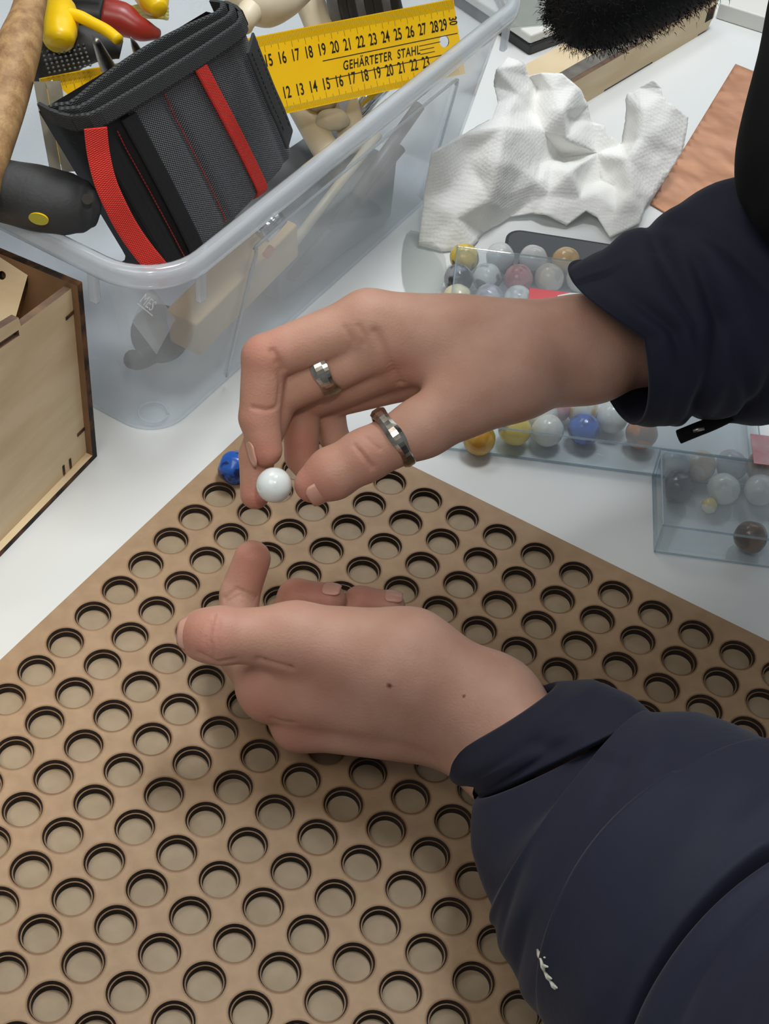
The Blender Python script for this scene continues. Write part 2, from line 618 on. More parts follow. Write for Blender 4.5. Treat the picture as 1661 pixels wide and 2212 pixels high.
G = 'marbles in the wide clear box'
big = [
    (1003, 557, (226, 196, 84), (60, 40, 44), .56, 'yellow marble with a dark purple blotch in the far corner of the wide clear box'),
    (1080, 555, (234, 238, 236), (214, 200, 120), .62, 'white marble with a mustard patch, second in the far row of the wide clear box'),
    (1152, 560, (236, 238, 236), (228, 230, 230), .5, 'plain white marble, third in the far row of the wide clear box'),
    (1222, 564, (226, 198, 156), (216, 184, 140), .5, 'orange tan marble ending the far row of the wide clear box beside the cuff'),
    (990, 602, (150, 154, 158), (60, 62, 66), .5, 'dark glassy grey marble in front of the yellow blotched one at the far left'),
    (1052, 600, (222, 226, 224), (120, 124, 124), .52, 'white and grey swirled marble in the second row of the wide clear box'),
    (1120, 602, (216, 150, 150), (190, 120, 120), .5, 'pink marble in the second row of the wide clear box'),
    (1186, 600, (226, 214, 196), (200, 190, 180), .5, 'pale beige marble in the second row behind the red card'),
    (1254, 600, (220, 222, 206), (206, 208, 192), .5, 'pale greenish cream marble beside the jacket cuff in the wide clear box'),
    (988, 645, (226, 216, 180), (110, 108, 106), .55, 'cream marble with a grey patch at the left wall, just above the wrist'),
    (1056, 645, (190, 188, 196), (150, 150, 160), .5, 'lilac grey marble in the third row of the wide clear box, just above the wrist'),
    (1118, 648, (224, 230, 226), (190, 196, 194), .5, 'white grey marble half hidden by the wrist, left of the red card'),
    (1258, 884, (232, 230, 216), (206, 170, 60), .54, 'white marble with yellow and black marks right behind the blue one'),
    (1205, 882, (206, 140, 140), (220, 170, 166), .5, 'small pink marble peeping out between white marbles under the forearm'),
    (1172, 898, (222, 222, 214), (190, 190, 184), .5, 'greyish white marble just behind the plain white egg shaped one'),
    (1322, 902, (230, 232, 226), (218, 220, 214), .5, 'white marble half under the cuff, right of the blue marble'),
    (1035, 948, (206, 164, 70), (196, 140, 50), .5, 'ochre marble in the near row of the wide clear box, right under the forearm'),
    (1112, 928, (232, 200, 60), (70, 66, 40), .6, 'yellow marble with black and blue flecks in the near row under the forearm'),
    (1183, 930, (222, 224, 214), (214, 214, 204), .5, 'plain white egg shaped marble in the near row under the forearm'),
    (1262, 928, (70, 112, 196), (40, 62, 120), .52, 'blue marble with a white top in the near row of the wide clear box'),
    (1386, 936, (150, 120, 96), (200, 130, 70), .5, 'brown and orange marble in the near row of the wide clear box below the cuff'),
]
for k, (px, py, a, b, lo, lab) in enumerate(big):
    marble(at(px, py, 11.0), 9.3 if 'small' not in lab else 7.8, marb_mat(a, b, lo - .03, 62), lab, G, 1.04, k + 1, 0.04)
# rows hidden mostly by the forearm
small = [
    (1465, 1052, (104, 104, 112), (70, 70, 78), 'dark slate grey marble at the left wall of the small clear box'),
    (1512, 1006, (232, 206, 180), (236, 232, 226), 'peach and white marble in the far row of the small clear box'),
    (1563, 1056, (216, 220, 212), (196, 200, 194), 'pale grey white marble in the middle of the small clear box'),
    (1642, 1058, (214, 214, 210), (196, 196, 194), 'pale marble cut by the right edge of the photo in the small clear box'),
    (1580, 1005, (198, 204, 208), (180, 186, 192), 'faint bluish marble in the far row of the small clear box'),
    (1458, 1004, (208, 216, 220), (190, 198, 204), 'bluish white marble in the far left corner of the small clear box'),
    (1645, 1008, (206, 176, 150), (186, 160, 140), 'tan marble at the right end of the far row of the small clear box'),
    (1622, 1160, (122, 92, 66), (80, 58, 40), 'brown stone lying at the near wall of the small clear box'),
    (1532, 1092, (214, 190, 84), (226, 220, 190), 'tiny yellowish chip between the marbles of the small clear box'),
]
for k, (px, py, a, b, lab) in enumerate(small):
    r = 4.5 if 'chip' in lab else 9.0
    marble(at(px, py, 1.6 + r), r, marb_mat(a, b, .5, 80), lab, 'stones in the small clear box', 1.03, k + 11, 0.08 if k in (0, 7, 8) else 0.03)


# ------------------------------------------------------------------ clear boxes
def clear_box(name, x0, y0, x1, y1, h, ang, label, hazy):
    c = Vector(((x0 + x1) / 2, (y0 + y1) / 2, 0))
    Rz = Matrix.Rotation(ang, 3, 'Z')
    W, D = x1 - x0, y1 - y0
    e1, e2 = Rz @ Vector((1, 0, 0)), Rz @ Vector((0, 1, 0))
    o = c - e1 * W / 2 - e2 * D / 2
    tt = thing(name, c, label, 'box')
    th = 1.4
    mb = MB()
    mb.box(o, e1 * W, e2 * D, (0, 0, th))
    mb.build('base', M_box, tt)
    mb = MB()
    z = Vector((0, 0, th))
    H = Vector((0, 0, h - th))
    mb.box(o + z, e1 * W, e2 * th, H)
    mb.box(o + z + e2 * (D - th), e1 * W, e2 * th, H)
    mb.box(o + z + e2 * th, e1 * th, e2 * (D - 2 * th), H)
    mb.box(o + z + e2 * th + e1 * (W - th), e1 * th, e2 * (D - 2 * th), H)
    mb.build('side', M_box, tt)
    mb = MB()
    mb.box(o + Vector((0, 0, h + .1)) - e1 * .8 - e2 * .8, e1 * (W + 1.6), e2 * (D + 1.6), (0, 0, 1.2))
    mb.build('lid', M_lid, tt)
    mb = MB()
    q = [o - e1 * .8 - e2 * .8, o + e1 * (W + .8) - e2 * .8, o + e1 * (W + .8) + e2 * (D + .8), o - e1 * .8 + e2 * (D + .8)]
    for k in range(4):
        for zz in (h + 1.3, 0.8):
            a, b = q[k] + Vector((0, 0, zz)), q[(k + 1) % 4] + Vector((0, 0, zz))
            mb.tube([a, b], 0.55, 6)
        mb.tube([q[k] + Vector((0, 0, .8)), q[k] + Vector((0, 0, h + 1.3))], 0.55, 6)
    mb.build('edge_bead', M_boxedge, tt)
    return tt


clear_box('marble_box', 26, 610, 208, 771, 20.5, -0.01, 'wide clear plastic box of marbles lying under the raised forearm', True)
clear_box('marble_box', 150.5, 549, 246, 606, 21, -0.02, 'small clear plastic box of pale stones at the right edge, nearer than the wide box', True)
# cards lying on the boxes
panel('label_card', at(1142, 660, 22.2), (1, 0, 0), (0, 1, 0), 0.5, [(0, 0), (25, 0), (25, 17), (0, 17)], [M_card_r, M_card_r])
tag(bpy.data.objects['label_card'], 'small red card on the wide clear box just above the forearm', 'card')
panel('paper_scrap', at(1200, 652, 23.0), (1, 0.12, 0), (-0.12, 1, 0), 0.4, [(0, 0), (14, 1), (17, 9), (10, 9), (2, 6)], [M_card_w, M_card_w])
tag(bpy.data.objects['paper_scrap'], 'torn white paper scrap partly over the red card beside the cuff', 'paper')
panel('label_card', at(1628, 1002, 23.6), (1, 0, 0), (0, 1, 0), 0.5, [(0, 0), (30, 0), (30, 24), (0, 24)], [mat('pink_card', (226, 150, 160), 0.5, col2=(236, 196, 200), nscale=60), M_card_r])
tag(bpy.data.objects['label_card.001'], 'pink and white printed card at the right edge beside the small clear box', 'card')

# dark phone-like device behind the wide box
def rrect(w_, d_, r, n=6):
    pts = []
    for cx_, cy_, a0 in ((w_ - r, r, -90), (w_ - r, d_ - r, 0), (r, d_ - r, 90), (r, r, 180)):
        for k in range(n + 1):
            a = math.radians(a0 + 90 * k / n)
            pts.append((cx_ + r * math.cos(a), cy_ + r * math.sin(a)))
    return pts


tt = thing('phone', at(1200, 520, 0), 'dark flat phone with a rounded corner lying behind the wide clear box', 'phone')
bevel(panel('case', (56, 774, 0.2), (1, -0.06, 0), (0.06, 1, 0), 8, rrect(140, 44, 11), [M_dark, M_dark], tt), 1.5)
panel('screen', (58.2, 776, 8.25), (1, -0.06, 0), (0.06, 1, 0), 0.3, rrect(135.6, 39.6, 9), [mat('screen_glass', (22, 24, 26), 0.08), M_dark], tt)

# ------------------------------------------------------------------ plastic bin
BU, BV = Vector((.459, .889, 0)), Vector((-.889, .459, 0))
U0, U1, V0, V1 = 432.0, 822.0, 357.0, 637.0


def bl(u, v, z):
    return BU * u + BV * v + Vector((0, 0, z))


def bring(inset, rad, z, n=9):
    pts = []
    r = rad
    for cu, cv, a0 in ((U1 - inset - r, V0 + inset + r, -90), (U1 - inset - r, V1 - inset - r, 0), (U0 + inset + r, V1 - inset - r, 90), (U0 + inset + r, V0 + inset + r, 180)):
        for k in range(n + 1):
            a = math.radians(a0 + 90 * k / n)
            pts.append(bl(cu + r * math.cos(a), cv + r * math.sin(a), z))
    return pts


def loft(mb, rings, m=0, close=True, cap0=False, cap1=False):
    n = len(rings[0])
    b = len(mb.v)
    F = []
    for i in range(len(rings) - 1):
        for k in range(n):
            k2 = (k + 1) % n
            F.append((i * n + k, i * n + k2, (i + 1) * n + k2, (i + 1) * n + k))
    if cap0:
        F.append(tuple(range(n))[::-1])
    if cap1:
        F.append(tuple((len(rings) - 1) * n + k for k in range(n)))
    mb.add([p for r in rings for p in r], F, m)


bint = thing('storage_bin', bl(627, 497, 0), 'translucent plastic storage bin full of tools beside the plywood box', 'storage bin')
mb = MB()
prof = [(32, 22, 0.2), (29, 24, 0.8), (27, 25, 5), (9, 35, 118), (8, 36, 131)]
loft(mb, [bring(i, r, z) for i, r, z in prof] + [bring(i + 1.6, max(r - 1.6, 1), max(z, 2.0)) for i, r, z in prof[::-1]])
n_ = len(bring(0, 30, 0))
mb.add(bring(32, 22, 0.2), [tuple(range(n_))[::-1]])
mb.add(bring(33.6, 20.4, 2.0), [tuple(range(n_))])
mb.build('shell', M_bin, bint, True)
mb = MB()
lip = [(8.6, 131), (8.8, 137), (7.6, 140), (5, 141.2), (2.2, 140.4), (0.4, 138), (0, 134), (0.2, 130.5), (1.8, 130), (2.2, 134), (3.4, 137), (5.6, 137.6), (7, 136), (7.2, 131)]
loft(mb, [bring(i, 38 - i, z) for i, z in lip + lip[:1]])
mb.build('rim', M_rim, bint, True)
for (u, v, ax) in ((U0, 398, BU), (U0, 560, BU), (465, V0, BV), (780, V0, BV)):
    side = BV if ax is BU else BU
    mb = MB()
    o0 = bl(u, v, 112) + ax * 0.6
    mb.box(o0, side * 5.5, ax * 4.0, (0, 0, 19))
    bevel(mb.build('rim_clip', M_rim, bint), 1.2)
# raised outline on the long wall
def wallp(u, z):
    ins = 27 - 18 * (z - 5) / 113.0
    return bl(u, V0 + ins - 0.3, z)


mb = MB()
mb.tube(catmull([wallp(522, 8), wallp(525, 60), wallp(528, 100), wallp(535, 108), wallp(640, 109.5), wallp(730, 109.5), wallp(739, 105), wallp(742, 95), wallp(745, 8)], 4), 0.9, 8)
mb.build('side_rib', M_rim, bint, True)
mb = MB()
c = bl(477, 402, 2.6)
mb.tube([c + Vector((8.5 * math.cos(a * math.pi / 12), 8.5 * math.sin(a * math.pi / 12), 0)) for a in range(25)], 0.8, 6)
mb.build('stacking_foot', M_rim, bint, True)

# ------------------------------------------------------------------ yellow ruler
def depthpt(px, py, d):
    return CAM + CR @ Vector(((px - CX) / FPX, (py - CY) / FPX, 1.0)) * d


RA, RB = depthpt(85, 169, 798), depthpt(979, -3, 930)
r1 = (RB - RA).normalized()
kmm = (RB - RA).length / 300.0
view = ((RA + RB) / 2 - CAM).normalized()
nn = -(view - r1 * view.dot(r1)).normalized()       # ruler normal, towards the lens
r2 = r1.cross(nn).normalized()
if (CR.transposed() @ r2).y < 0:
    r2 = -r2
RW = 46.0
rul = thing('steel_ruler', RA, 'yellow steel ruler with black centimetre scales leaning in the bin behind the pouch', 'ruler')
# outline in (r1, r2); thickness away from the viewer
th = -0.9 if r1.cross(r2).dot(nn) > 0 else 0.9
L = 300 * kmm
panel('blade', RA, r1, r2, th, [(0, 0), (L, 0), (L, RW), (0, RW)], [M_yellow, M_steel], rul, [circ(L * 0.957, 24, 3.7)])
TX = MB()


def quad(x0, y0, x1, y1, lift=0.12):
    o = RA + nn * lift
    f = [o + r1 * x0 + r2 * y0, o + r1 * x1 + r2 * y0, o + r1 * x1 + r2 * y1, o + r1 * x0 + r2 * y1]
    TX.add(f, [(0, 1, 2, 3)])


def text(s, x, y, size, sx=0.72, shear=0.0, rotq=0, space=1.0, bold=0.03):
    cu = bpy.data.curves.new('t', 'FONT')
    cu.body = s
    cu.size = size
    cu.align_x = 'CENTER'
    cu.align_y = 'CENTER'
    cu.shear = shear
    cu.space_character = space
    cu.offset = bold * size * 0.5
    ob = bpy.data.objects.new('t', cu)
    me = bpy.data.meshes.new_from_object(ob)
    V = []
    for v in me.vertices:
        a, b = v.co.x * sx, -v.co.y
        for _ in range(rotq):
            a, b = -b, a
        V.append(RA + nn * 0.14 + r1 * (x + a) + r2 * (y + b))
    TX.add(V, [tuple(p.vertices) for p in me.polygons])
    bpy.data.objects.remove(ob)
    bpy.data.meshes.remove(me)
    bpy.data.curves.remove(cu)


for k in range(1, 600):
    if k % 2 and k > 200:
        continue
    x = k * 0.5 * kmm
    l = 9 if k % 20 == 0 else 7 if k % 10 == 0 else 5.5 if k % 2 == 0 else 3.8
    quad(x - .09, 0.5, x + .09, 0.5 + l)
for k in range(40, 296):
    x = k * kmm
    l = 7 if (k - 38) % 10 == 0 else 5 if (k - 38) % 5 == 0 else 3.5
    quad(x - .09, RW - 0.5 - l, x + .09, RW - 0.5)
for k in range(1, 30):
    text(str(k), k * 10 * kmm + (0.8 if k < 29 else -1.6), 14.6, 9.6, 0.62)
text('30', L - 3.2, 13.0, 8.6, 0.6, rotq=1)
for k in range(0, 24):
    text(str(k), (k * 10 + 39.3) * kmm, RW - 11.6, 9.6, 0.62)
text('GEHÄRTETER  STAHL', 235 * kmm, 26.2, 7.4, 0.74, 0.25, space=1.12)
quad(190 * kmm, 20.6, L - 1, 21.1)
quad(191 * kmm, 31.6, L - 1, 32.1)
quad(136 * kmm, 21.2, 150 * kmm, 21.6)
quad(140 * kmm, 34.5, 150 * kmm, 34.9)
for k in range(3):
    quad(266 * kmm, 23.6 + k * 2.5, (278 if k else 284) * kmm, 24.0 + k * 2.5)
TX.build('scale_markings', M_ink, rul)

# ------------------------------------------------------------------ tool pouch
def bilin(c4, s, tt_):
    tl, tr, br, bl_ = c4
    return (tl * (1 - s) + tr * s) * (1 - tt_) + (bl_ * (1 - s) + br * s) * tt_


F4 = [at(182, 272, 196), at(540, 48, 202), at(649, 338, 104), at(378, 612, 92)]
fn = (F4[1] - F4[0]).cross(F4[3] - F4[0]).normalized()
if fn.dot(CAM - F4[0]) < 0:
    fn = -fn
DEP = 24.0
back = fn * -DEP
WID = ((F4[1] - F4[0]).length + (F4[2] - F4[3]).length) / 2
HGT = ((F4[3] - F4[0]).length + (F4[2] - F4[1]).length) / 2


def pf(s, tt_, lift=0.0):
    """point on the bulging front of the pouch"""
    p = bilin(F4, s, tt_)
    bul = 6.0 * (max(0, math.sin(math.pi * min(max(s, 0), 1)))) ** 0.6 * (0.45 + 0.55 * math.sin(math.pi * min(max(tt_, 0.04), 1) * 0.8))
    # soft pocket grooves along the seams
    for g, a in ((0.395, 2.4), (0.645, 1.2), (0.12, 2.2), (0.88, 1.6)):
        bul -= a * math.exp(-((s - g) / 0.025) ** 2) * min(1, tt_ * 5)
    cr = 0
    if s > 0.9:
        cr = -7 * ((s - 0.9) / 0.1) ** 2
    if s < 0.06:
        cr = -8 * ((0.06 - s) / 0.06) ** 2
    if tt_ > 0.9:
        cr += -10 * ((tt_ - 0.9) / 0.1) ** 2
    return p + fn * (bul + cr + lift)


pou = thing('tool_pouch', F4[3] + back * 0.5, 'black nylon tool pouch with two red straps standing in the clear bin', 'pouch')
NS, NT = 60, 50
V, F, UV = [], [], []
for j in range(NT + 1):
    for i in range(NS + 1):
        s, q = i / NS, j / NT
        V.append(pf(s, q))
        UV.append((s * WID, q * HGT))
for j in range(NT):
    for i in range(NS):
        a = j * (NS + 1) + i
        F.append((a, a + NS + 1, a + NS + 2, a + 1))
nb = len(V)
# sides, back and bottom
def rim_chain():
    ch = [(0, j) for j in range(NT + 1)] + [(i, NT) for i in range(1, NS + 1)] + [(NS, j) for j in range(NT - 1, -1, -1)]
    return [j * (NS + 1) + i for i, j in ch]


ch = rim_chain()
for lay in (0.5, 1.0):
    for c_ in ch:
        V.append(V[c_] + back * lay + fn * 0)
        UV.append((UV[c_][0] + lay * 20, UV[c_][1] + lay * 30))
m_ = len(ch)
for k in range(m_ - 1):
    F.append((ch[k], nb + k, nb + k + 1, ch[k + 1]))
    F.append((nb + k, nb + m_ + k, nb + m_ + k + 1, nb + k + 1))
# back face
F.append(tuple(nb + m_ + k for k in range(m_))[::-1])
fm_ = [1 if (k < NS * NT and (k % NS) / NS < 0.2 - 0.03 * (k // NS) / NT) or k >= NS * NT else 0 for k in range(len(F))]
mk('body', V, F, [M_nyl, M_cloth], pou, True, fm_, UV)


def ribbon(name, path, width_dir, half, mt, parent, thick=1.2, nrm=None, uvs=1.0):
    """strip of webbing along path; width_dir(p index)->Vector"""
    V, F, UV = [], [], []
    Ls = 0
    n = len(path)
    for i, p in enumerate(path):
        if i:
            Ls += (p - path[i - 1]).length
        wd = width_dir(i).normalized() * half
        tdir = (path[min(i + 1, n - 1)] - path[max(i - 1, 0)]).normalized()
        nr = tdir.cross(wd).normalized()
        if nrm is not None and nr.dot(nrm) < 0:
            nr = -nr
        for a, b in ((-1, 0), (-1, thick), (-.8, thick + .35), (.8, thick + .35), (1, thick), (1, 0)):
            V.append(p + wd * a + nr * b)
            UV.append((half * a * uvs, Ls * uvs))
    for i in range(n - 1):
        for k in range(6):
            k2 = (k + 1) % 6
            F.append((i * 6 + k, i * 6 + k2, (i + 1) * 6 + k2, (i + 1) * 6 + k))
    F.append(tuple(range(6))[::-1])
    F.append(tuple((n - 1) * 6 + k for k in range(6)))
    return mk(name, V, F, mt, parent, uv=UV)


sdir = (F4[1] - F4[0]).normalized()
# opening binding: a front band and a back band, a dark mouth between
e_up = (F4[0] - F4[3]).normalized()
front_top = [pf(i / 24, 0.0) for i in range(25)]
mb = MB()
ribbon('binding', [p + fn * 0.6 + e_up * 1.0 for p in front_top], lambda i: e_up, 4.6, M_bind, pou, 2.0, fn)
bk = [pf(i / 24, 0.0) + back * (0.16 + 0.12 * math.sin(math.pi * i / 24)) + e_up * (4.0 + 1.0 * math.sin(math.pi * i / 24)) for i in range(25)]
ribbon('binding', bk, lambda i: e_up, 4.6, M_bind, pou, 2.2, fn)
bk2 = [pf(i / 24, 0.0) + back * (0.40 + 0.30 * math.sin(math.pi * i / 24)) + e_up * (5.0 + 2.5 * math.sin(math.pi * i / 24)) for i in range(25)]
ribbon('binding', bk2, lambda i: e_up, 4.2, M_bind, pou, 2.2, fn)
for e in (0.0, 1.0):
    p = pf(e, 0.0)
    ribbon('corner_binding', [p + fn * 2.2 + e_up, p + fn * 1 + back * 0.1 + e_up * 2 + sdir * (1.5 if e else -1.5), p + back * 0.3 + e_up * 3 + sdir * (2 if e else -2), p + back * 0.75 + e_up * 3], lambda i: e_up, 5.0, M_bind, pou, 1.6, sdir * (1 if e else -1))
# red strap sewn on the front
sp = [pf(0.585 + 0.02 * k / 20, 0.10 + 0.85 * k / 20, 0.5) for k in range(21)]
sp = []
for k in range(25):
    q = 0.035 + 0.95 * k / 24
    sp.append(pf(0.62 + 0.04 * q, q, 1.6))
tag(ribbon('strap', sp, lambda i: sdir, 4.1, M_strap, pou, 1.0, fn), 'red webbing strap sewn flat down the pouch front')
# red strap looping loose down the left side
lp = [(206, 276, 196), (212, 330, 184), (226, 390, 171), (247, 440, 159), (272, 488, 146), (300, 530, 134), (332, 570, 122), (362, 604, 110)]
lp = catmull([at(*p) for p in lp], 4)
camdir = (CAM - lp[10]).normalized()
tag(ribbon('strap', lp, lambda i: (lp[min(i + 1, len(lp) - 1)] - lp[max(i - 1, 0)]).cross(camdir * 0.85 + fn * 0.2), 5.4, M_strap, pou, 1.0, camdir), 'red webbing loop bowing off the left side of the pouch')
# black flat webbing beside it
for (s0, s1, half) in ((0.035, 0.035, 3.6), (0.19, 0.17, 5.0)):
    wp = [pf(s0 + (s1 - s0) * k / 20, 0.06 + 0.92 * k / 20, 0.6) for k in range(21)]
    ribbon('side_webbing', wp, lambda i: sdir, half, M_cloth, pou, 0.8, fn)
# stitching
def stitches(s0, s1, q0, q1, n, lift=1.3):
    mb = MB()
    for k in range(n):
        a, b = k / n, (k + 0.62) / n
        mb.tube([pf(s0 + (s1 - s0) * a, q0 + (q1 - q0) * a, lift), pf(s0 + (s1 - s0) * b, q0 + (q1 - q0) * b, lift)], 0.33, 5)
    return mb.build('stitching', M_stitch, pou)


stitches(0.40, 0.392, 0.04, 0.93, 46)
stitches(0.115, 0.10, 0.10, 0.98, 46)
# grey elastic tab on the right side
ep = [at(*p) for p in ((528, 90, 200), (542, 126, 190), (558, 166, 178), (575, 208, 165), (594, 250, 151), (613, 298, 136))]
ep = catmull(ep, 4)
tag(ribbon('elastic_tab', [p + fn * 3 for p in ep], lambda i: sdir * 0.75 + back.normalized() * 0.15 + e_up * 0.5, 5.6, M_elast, pou, 1.4, fn), 'flat grey elastic tab on the right side of the pouch')
mb = MB()
for off in (-2.6, 2.2):
    for k in range(16):
        a = ep[min(k + 2, len(ep) - 2)] + fn * 5.6 + sdir * off
        b = ep[min(k + 3, len(ep) - 1)] + fn * 5.6 + sdir * off
        mb.tube([a, a + (b - a) * 0.6], 0.3, 5)
mb.build('stitching', M_ink, pou)


# two steel spikes sticking out of the pouch
def spike(pts, rads, label):
    mb = MB()
    mb.tube(pts, rads, 14)
    o = mb.build('steel_punch', M_steel, None, True)
    return tag(o, label, 'punch', 'steel tips in the pouch')


spike([at(252, 190, 166), at(241, 160, 178), at(223, 124, 190), at(210, 94, 200), at(207, 86, 203)], [4.6, 4.4, 3.4, 2.2, 1.4], 'blunt round steel punch sticking out of the pouch, left of the thinner tip')
spike([at(306, 140, 176), at(299, 115, 184), at(291, 98, 190), at(282, 80, 196)], [3.2, 2.6, 1.8, 0.3], 'thin pointed steel tip just showing over the pouch binding')

# ------------------------------------------------------------------ tools around the pouch
def blob(name, pts, rads, m, parent=None, n=20, flat=None, sub=True):
    mb = MB()
    P = catmull(pts, 5)
    R_ = interp(rads, 5) if not isinstance(rads[0], (tuple, list)) else list(zip(interp([r[0] for r in rads], 5), interp([r[1] for r in rads], 5)))
    mb.tube(P, R_, n, 0, True, flat)
    return mb.build(name, m, parent, True)


tt = thing('hammer', at(20, 250, 120), 'hammer with a worn pale wooden handle crossing the top left corner', 'hammer')
blob('handle', [at(-80, 520, 150), at(-32, 350, 168), at(8, 220, 180), at(38, 110, 190), at(62, 20, 196), at(78, -60, 200), at(86, -150, 203)], [10.5, 11, 11.5, 11.5, 8.5, 7.5, 7.5], M_wood, tt)
mb = MB()
hd = at(86, -150, 203)
mb.box(hd + Vector((-42, -8, -12)), (84, 18, 0), (-5, 23, 0), (0, 0, 24))
bevel(mb.build('head', M_steel, tt), 3)

tt = thing('rubber_grip_tool', at(60, 440, 120), 'tool with a fat black rubber grip and yellow oval inset at the bin rim', 'tool')
blob('grip', [at(-150, 395, 150), at(-60, 398, 151), at(20, 415, 152), at(80, 428, 152), at(140, 440, 151), at(178, 446, 150), at(204, 449, 150), at(217, 450, 150)],
     [10, 13.5, 15.6, 16.4, 15.6, 13.2, 9.5, 3.0], M_rubber, tt, 28)
gc = at(80, 428, 152)
cd = (CAM - gc).normalized()
down = CR.col[1]
gn = (cd * 0.80 + down * 0.66).normalized()
g1 = (at(140, 440, 151) - gc).normalized()
g2 = gn.cross(g1).normalized()
oc = gc + gn * 16.2 + g1 * 1.0
panel('inset', oc, g1, g2, 1.2 if g1.cross(g2).dot(gn) > 0 else -1.2, [(4.9 * math.cos(a * math.pi / 12), 3.3 * math.sin(a * math.pi / 12)) for a in range(24)], [mat('olive_yellow', (178, 170, 50), 0.5), M_yplastic], tt)
mb = MB()
hc = at(188, 430, 163)
mb.tube([hc, hc - cd * 2.5], [2.6, 2.2], 14)
mb.build('hanging_hole', M_ink, tt)

tt = thing('try_square', at(110, 340, 140), 'grey aluminium try square standing beside the black pouch', 'set square')
a, b, c2, d2 = at(72, 176, 186), at(95, 178, 186), at(134, 175, 184), at(150, 372, 140)
low = at(108, 372, 142) - at(72, 176, 186)
mb = MB()
mb.box(a, at(98, 176, 186) - a, (CAM - a).normalized() * -6, low)
mb.build('stock', mat('dull_aluminium', (168, 164, 148), 0.5, 0.25), tt)
a = at(99, 176, 187)
mb = MB()
mb.box(a, at(131, 174, 187) - a, (CAM - a).normalized() * -6, low)
mb.build('stock', M_alu, tt)
a = at(112, 172, 184)
e = at(168, 224, 176) - a
mb = MB()
mb.box(a, e, (CAM - a).normalized() * -5, at(106, 180, 184) - a)
mb.build('arm', M_alu, tt)

tt = thing('utility_knife', at(140, 120, 150), 'yellow and black knife handle lying beside the wooden hammer handle', 'knife')
blob('grip', [at(66, 152, 146), at(92, 138, 150), at(125, 118, 154), at(175, 100, 158), at(222, 98, 160), at(262, 108, 158)], [9, 13, 14, 11, 8.5, 5], M_rubber, tt)
blob('end_cap', [at(128, 10, 172), at(128, 24, 172), at(128, 45, 172), at(127, 68, 172), at(128, 86, 172), at(128, 97, 171)], [5, 9.6, 10.4, 10, 8.4, 5], M_yplastic, tt)
blob('slider', [at(150, 32, 177), at(172, 36, 178), at(200, 50, 178), at(230, 66, 178), at(256, 86, 178)], [4, 3.4, 3.2, 3.2, 3.0], M_yplastic, tt)
mb = MB()
for r_ in range(6):
    for k in range(9):
        p = at(92 + k * 11 + r_ * 3, 112 + r_ * 9 - k * 2, 167.5 - 1.2 * abs(r_ - 2))
        mb.tube([p, p + (CAM - p).normalized() * 1.0], [.8, .3], 5)
mb.build('grip_dots', mat('grey_dots', (104, 106, 104), 0.6), tt)

tt = thing('pliers', at(200, 50, 130), 'pliers with a black and dark red handle behind the yellow knife', 'pliers')
blob('handle', [at(60, 28, 140), at(110, 30, 146), at(170, 30, 148), at(225, 34, 148)], [10, 12, 12, 10], M_dark, tt)
blob('sleeve_grip', [at(225, 34, 148), at(262, 42, 147), at(300, 62, 144), at(340, 74, 138)], [10.3, 10, 7, 3.5], M_red, tt)
tag(blob('tape_measure', [at(60, -6, 150), at(130, -2, 150), at(180, -4, 150), at(222, -10, 150)], [8, 9, 8, 5], M_yplastic), 'yellow plastic tool end at the top edge above the knife', 'tool')
tag(blob('clamp_grip', [at(300, -60, 156), at(318, -30, 156), at(332, 0, 156), at(344, 22, 155)], [10, 11, 9, 5], M_yplastic), 'yellow grip end poking over the far bin rim', 'tool')
mb = MB()
for k in range(4):
    mb.tube(catmull([at(270 + k * 10, 22 + k * 4, 138), at(300 + k * 8, 14 + k * 7, 146), at(330 + k * 6, 12 + k * 8, 150), at(360, 18 + k * 7, 140)], 4), 1.5, 8)
tag(mb.build('cable_tie_bundle', mat('pale_yellow', (206, 198, 90), 0.5), None, True), 'small bundle of pale yellow cable ties beside the dark red handle', 'cable ties')

tt = thing('plastic_clamp', at(620, 100, 100), 'cream plastic clamp tool passing behind the yellow ruler', 'clamp')
blob('jaw', [at(500, -40, 150), at(535, -8, 150), at(572, 8, 148), at(606, 0, 146), at(640, -30, 146)], [9, 13, 14, 12, 12], M_cream, tt)
blob('jaw', [at(528, 62, 140), at(530, 42, 146), at(552, 10, 149)], [5, 7, 9], M_cream, tt)
P_ = catmull([at(640, -60, 136), at(680, 30, 118), at(720, 140, 98), at(752, 262, 76), at(770, 330, 62)], 4)
mb = MB()
mb.tube(P_, [(9.5, 5)] * len(P_), 12, flat=(1, 0, 0))
mb.build('bar', M_cream, tt, True)
P_ = catmull([at(590, 120, 96), at(640, 210, 84), at(690, 300, 72), at(720, 350, 64)], 4)
mb = MB()
mb.tube(P_, [(9, 6)] * len(P_), 12, flat=(1, 0, 0))
mb.build('bar', M_cream, tt, True)
for (px, py, z, r) in ((690, 226, 84, 9.5), (718, 268, 78, 8.5)):
    p = at(px, py, z)
    blob('knob', [p + Vector((-9, -4, 0)), p + Vector((-4, -2, 3)), p + Vector((3, 1, 3)), p + Vector((9, 4, 0))], [3, r * .8, r * .8, 3], M_cream, tt)
tag(panel('packet', at(728, 214, 92), at(760, 194, 92) - at(728, 214, 92), at(752, 290, 70) - at(728, 214, 92), 1.0, [(0, 0), (13, 0), (13, 34), (0, 34)],
          [mat('blue_white_print', (206, 214, 232), 0.4, col2=(214, 222, 240), nscale=50), M_white]), 'narrow pale blue packet tucked behind the bin rim below the ruler', 'packet')
mb = MB()
mb.tube([at(770, 250, 76), at(800, 212, 82), at(835, 176, 88)], 5.5, 16)
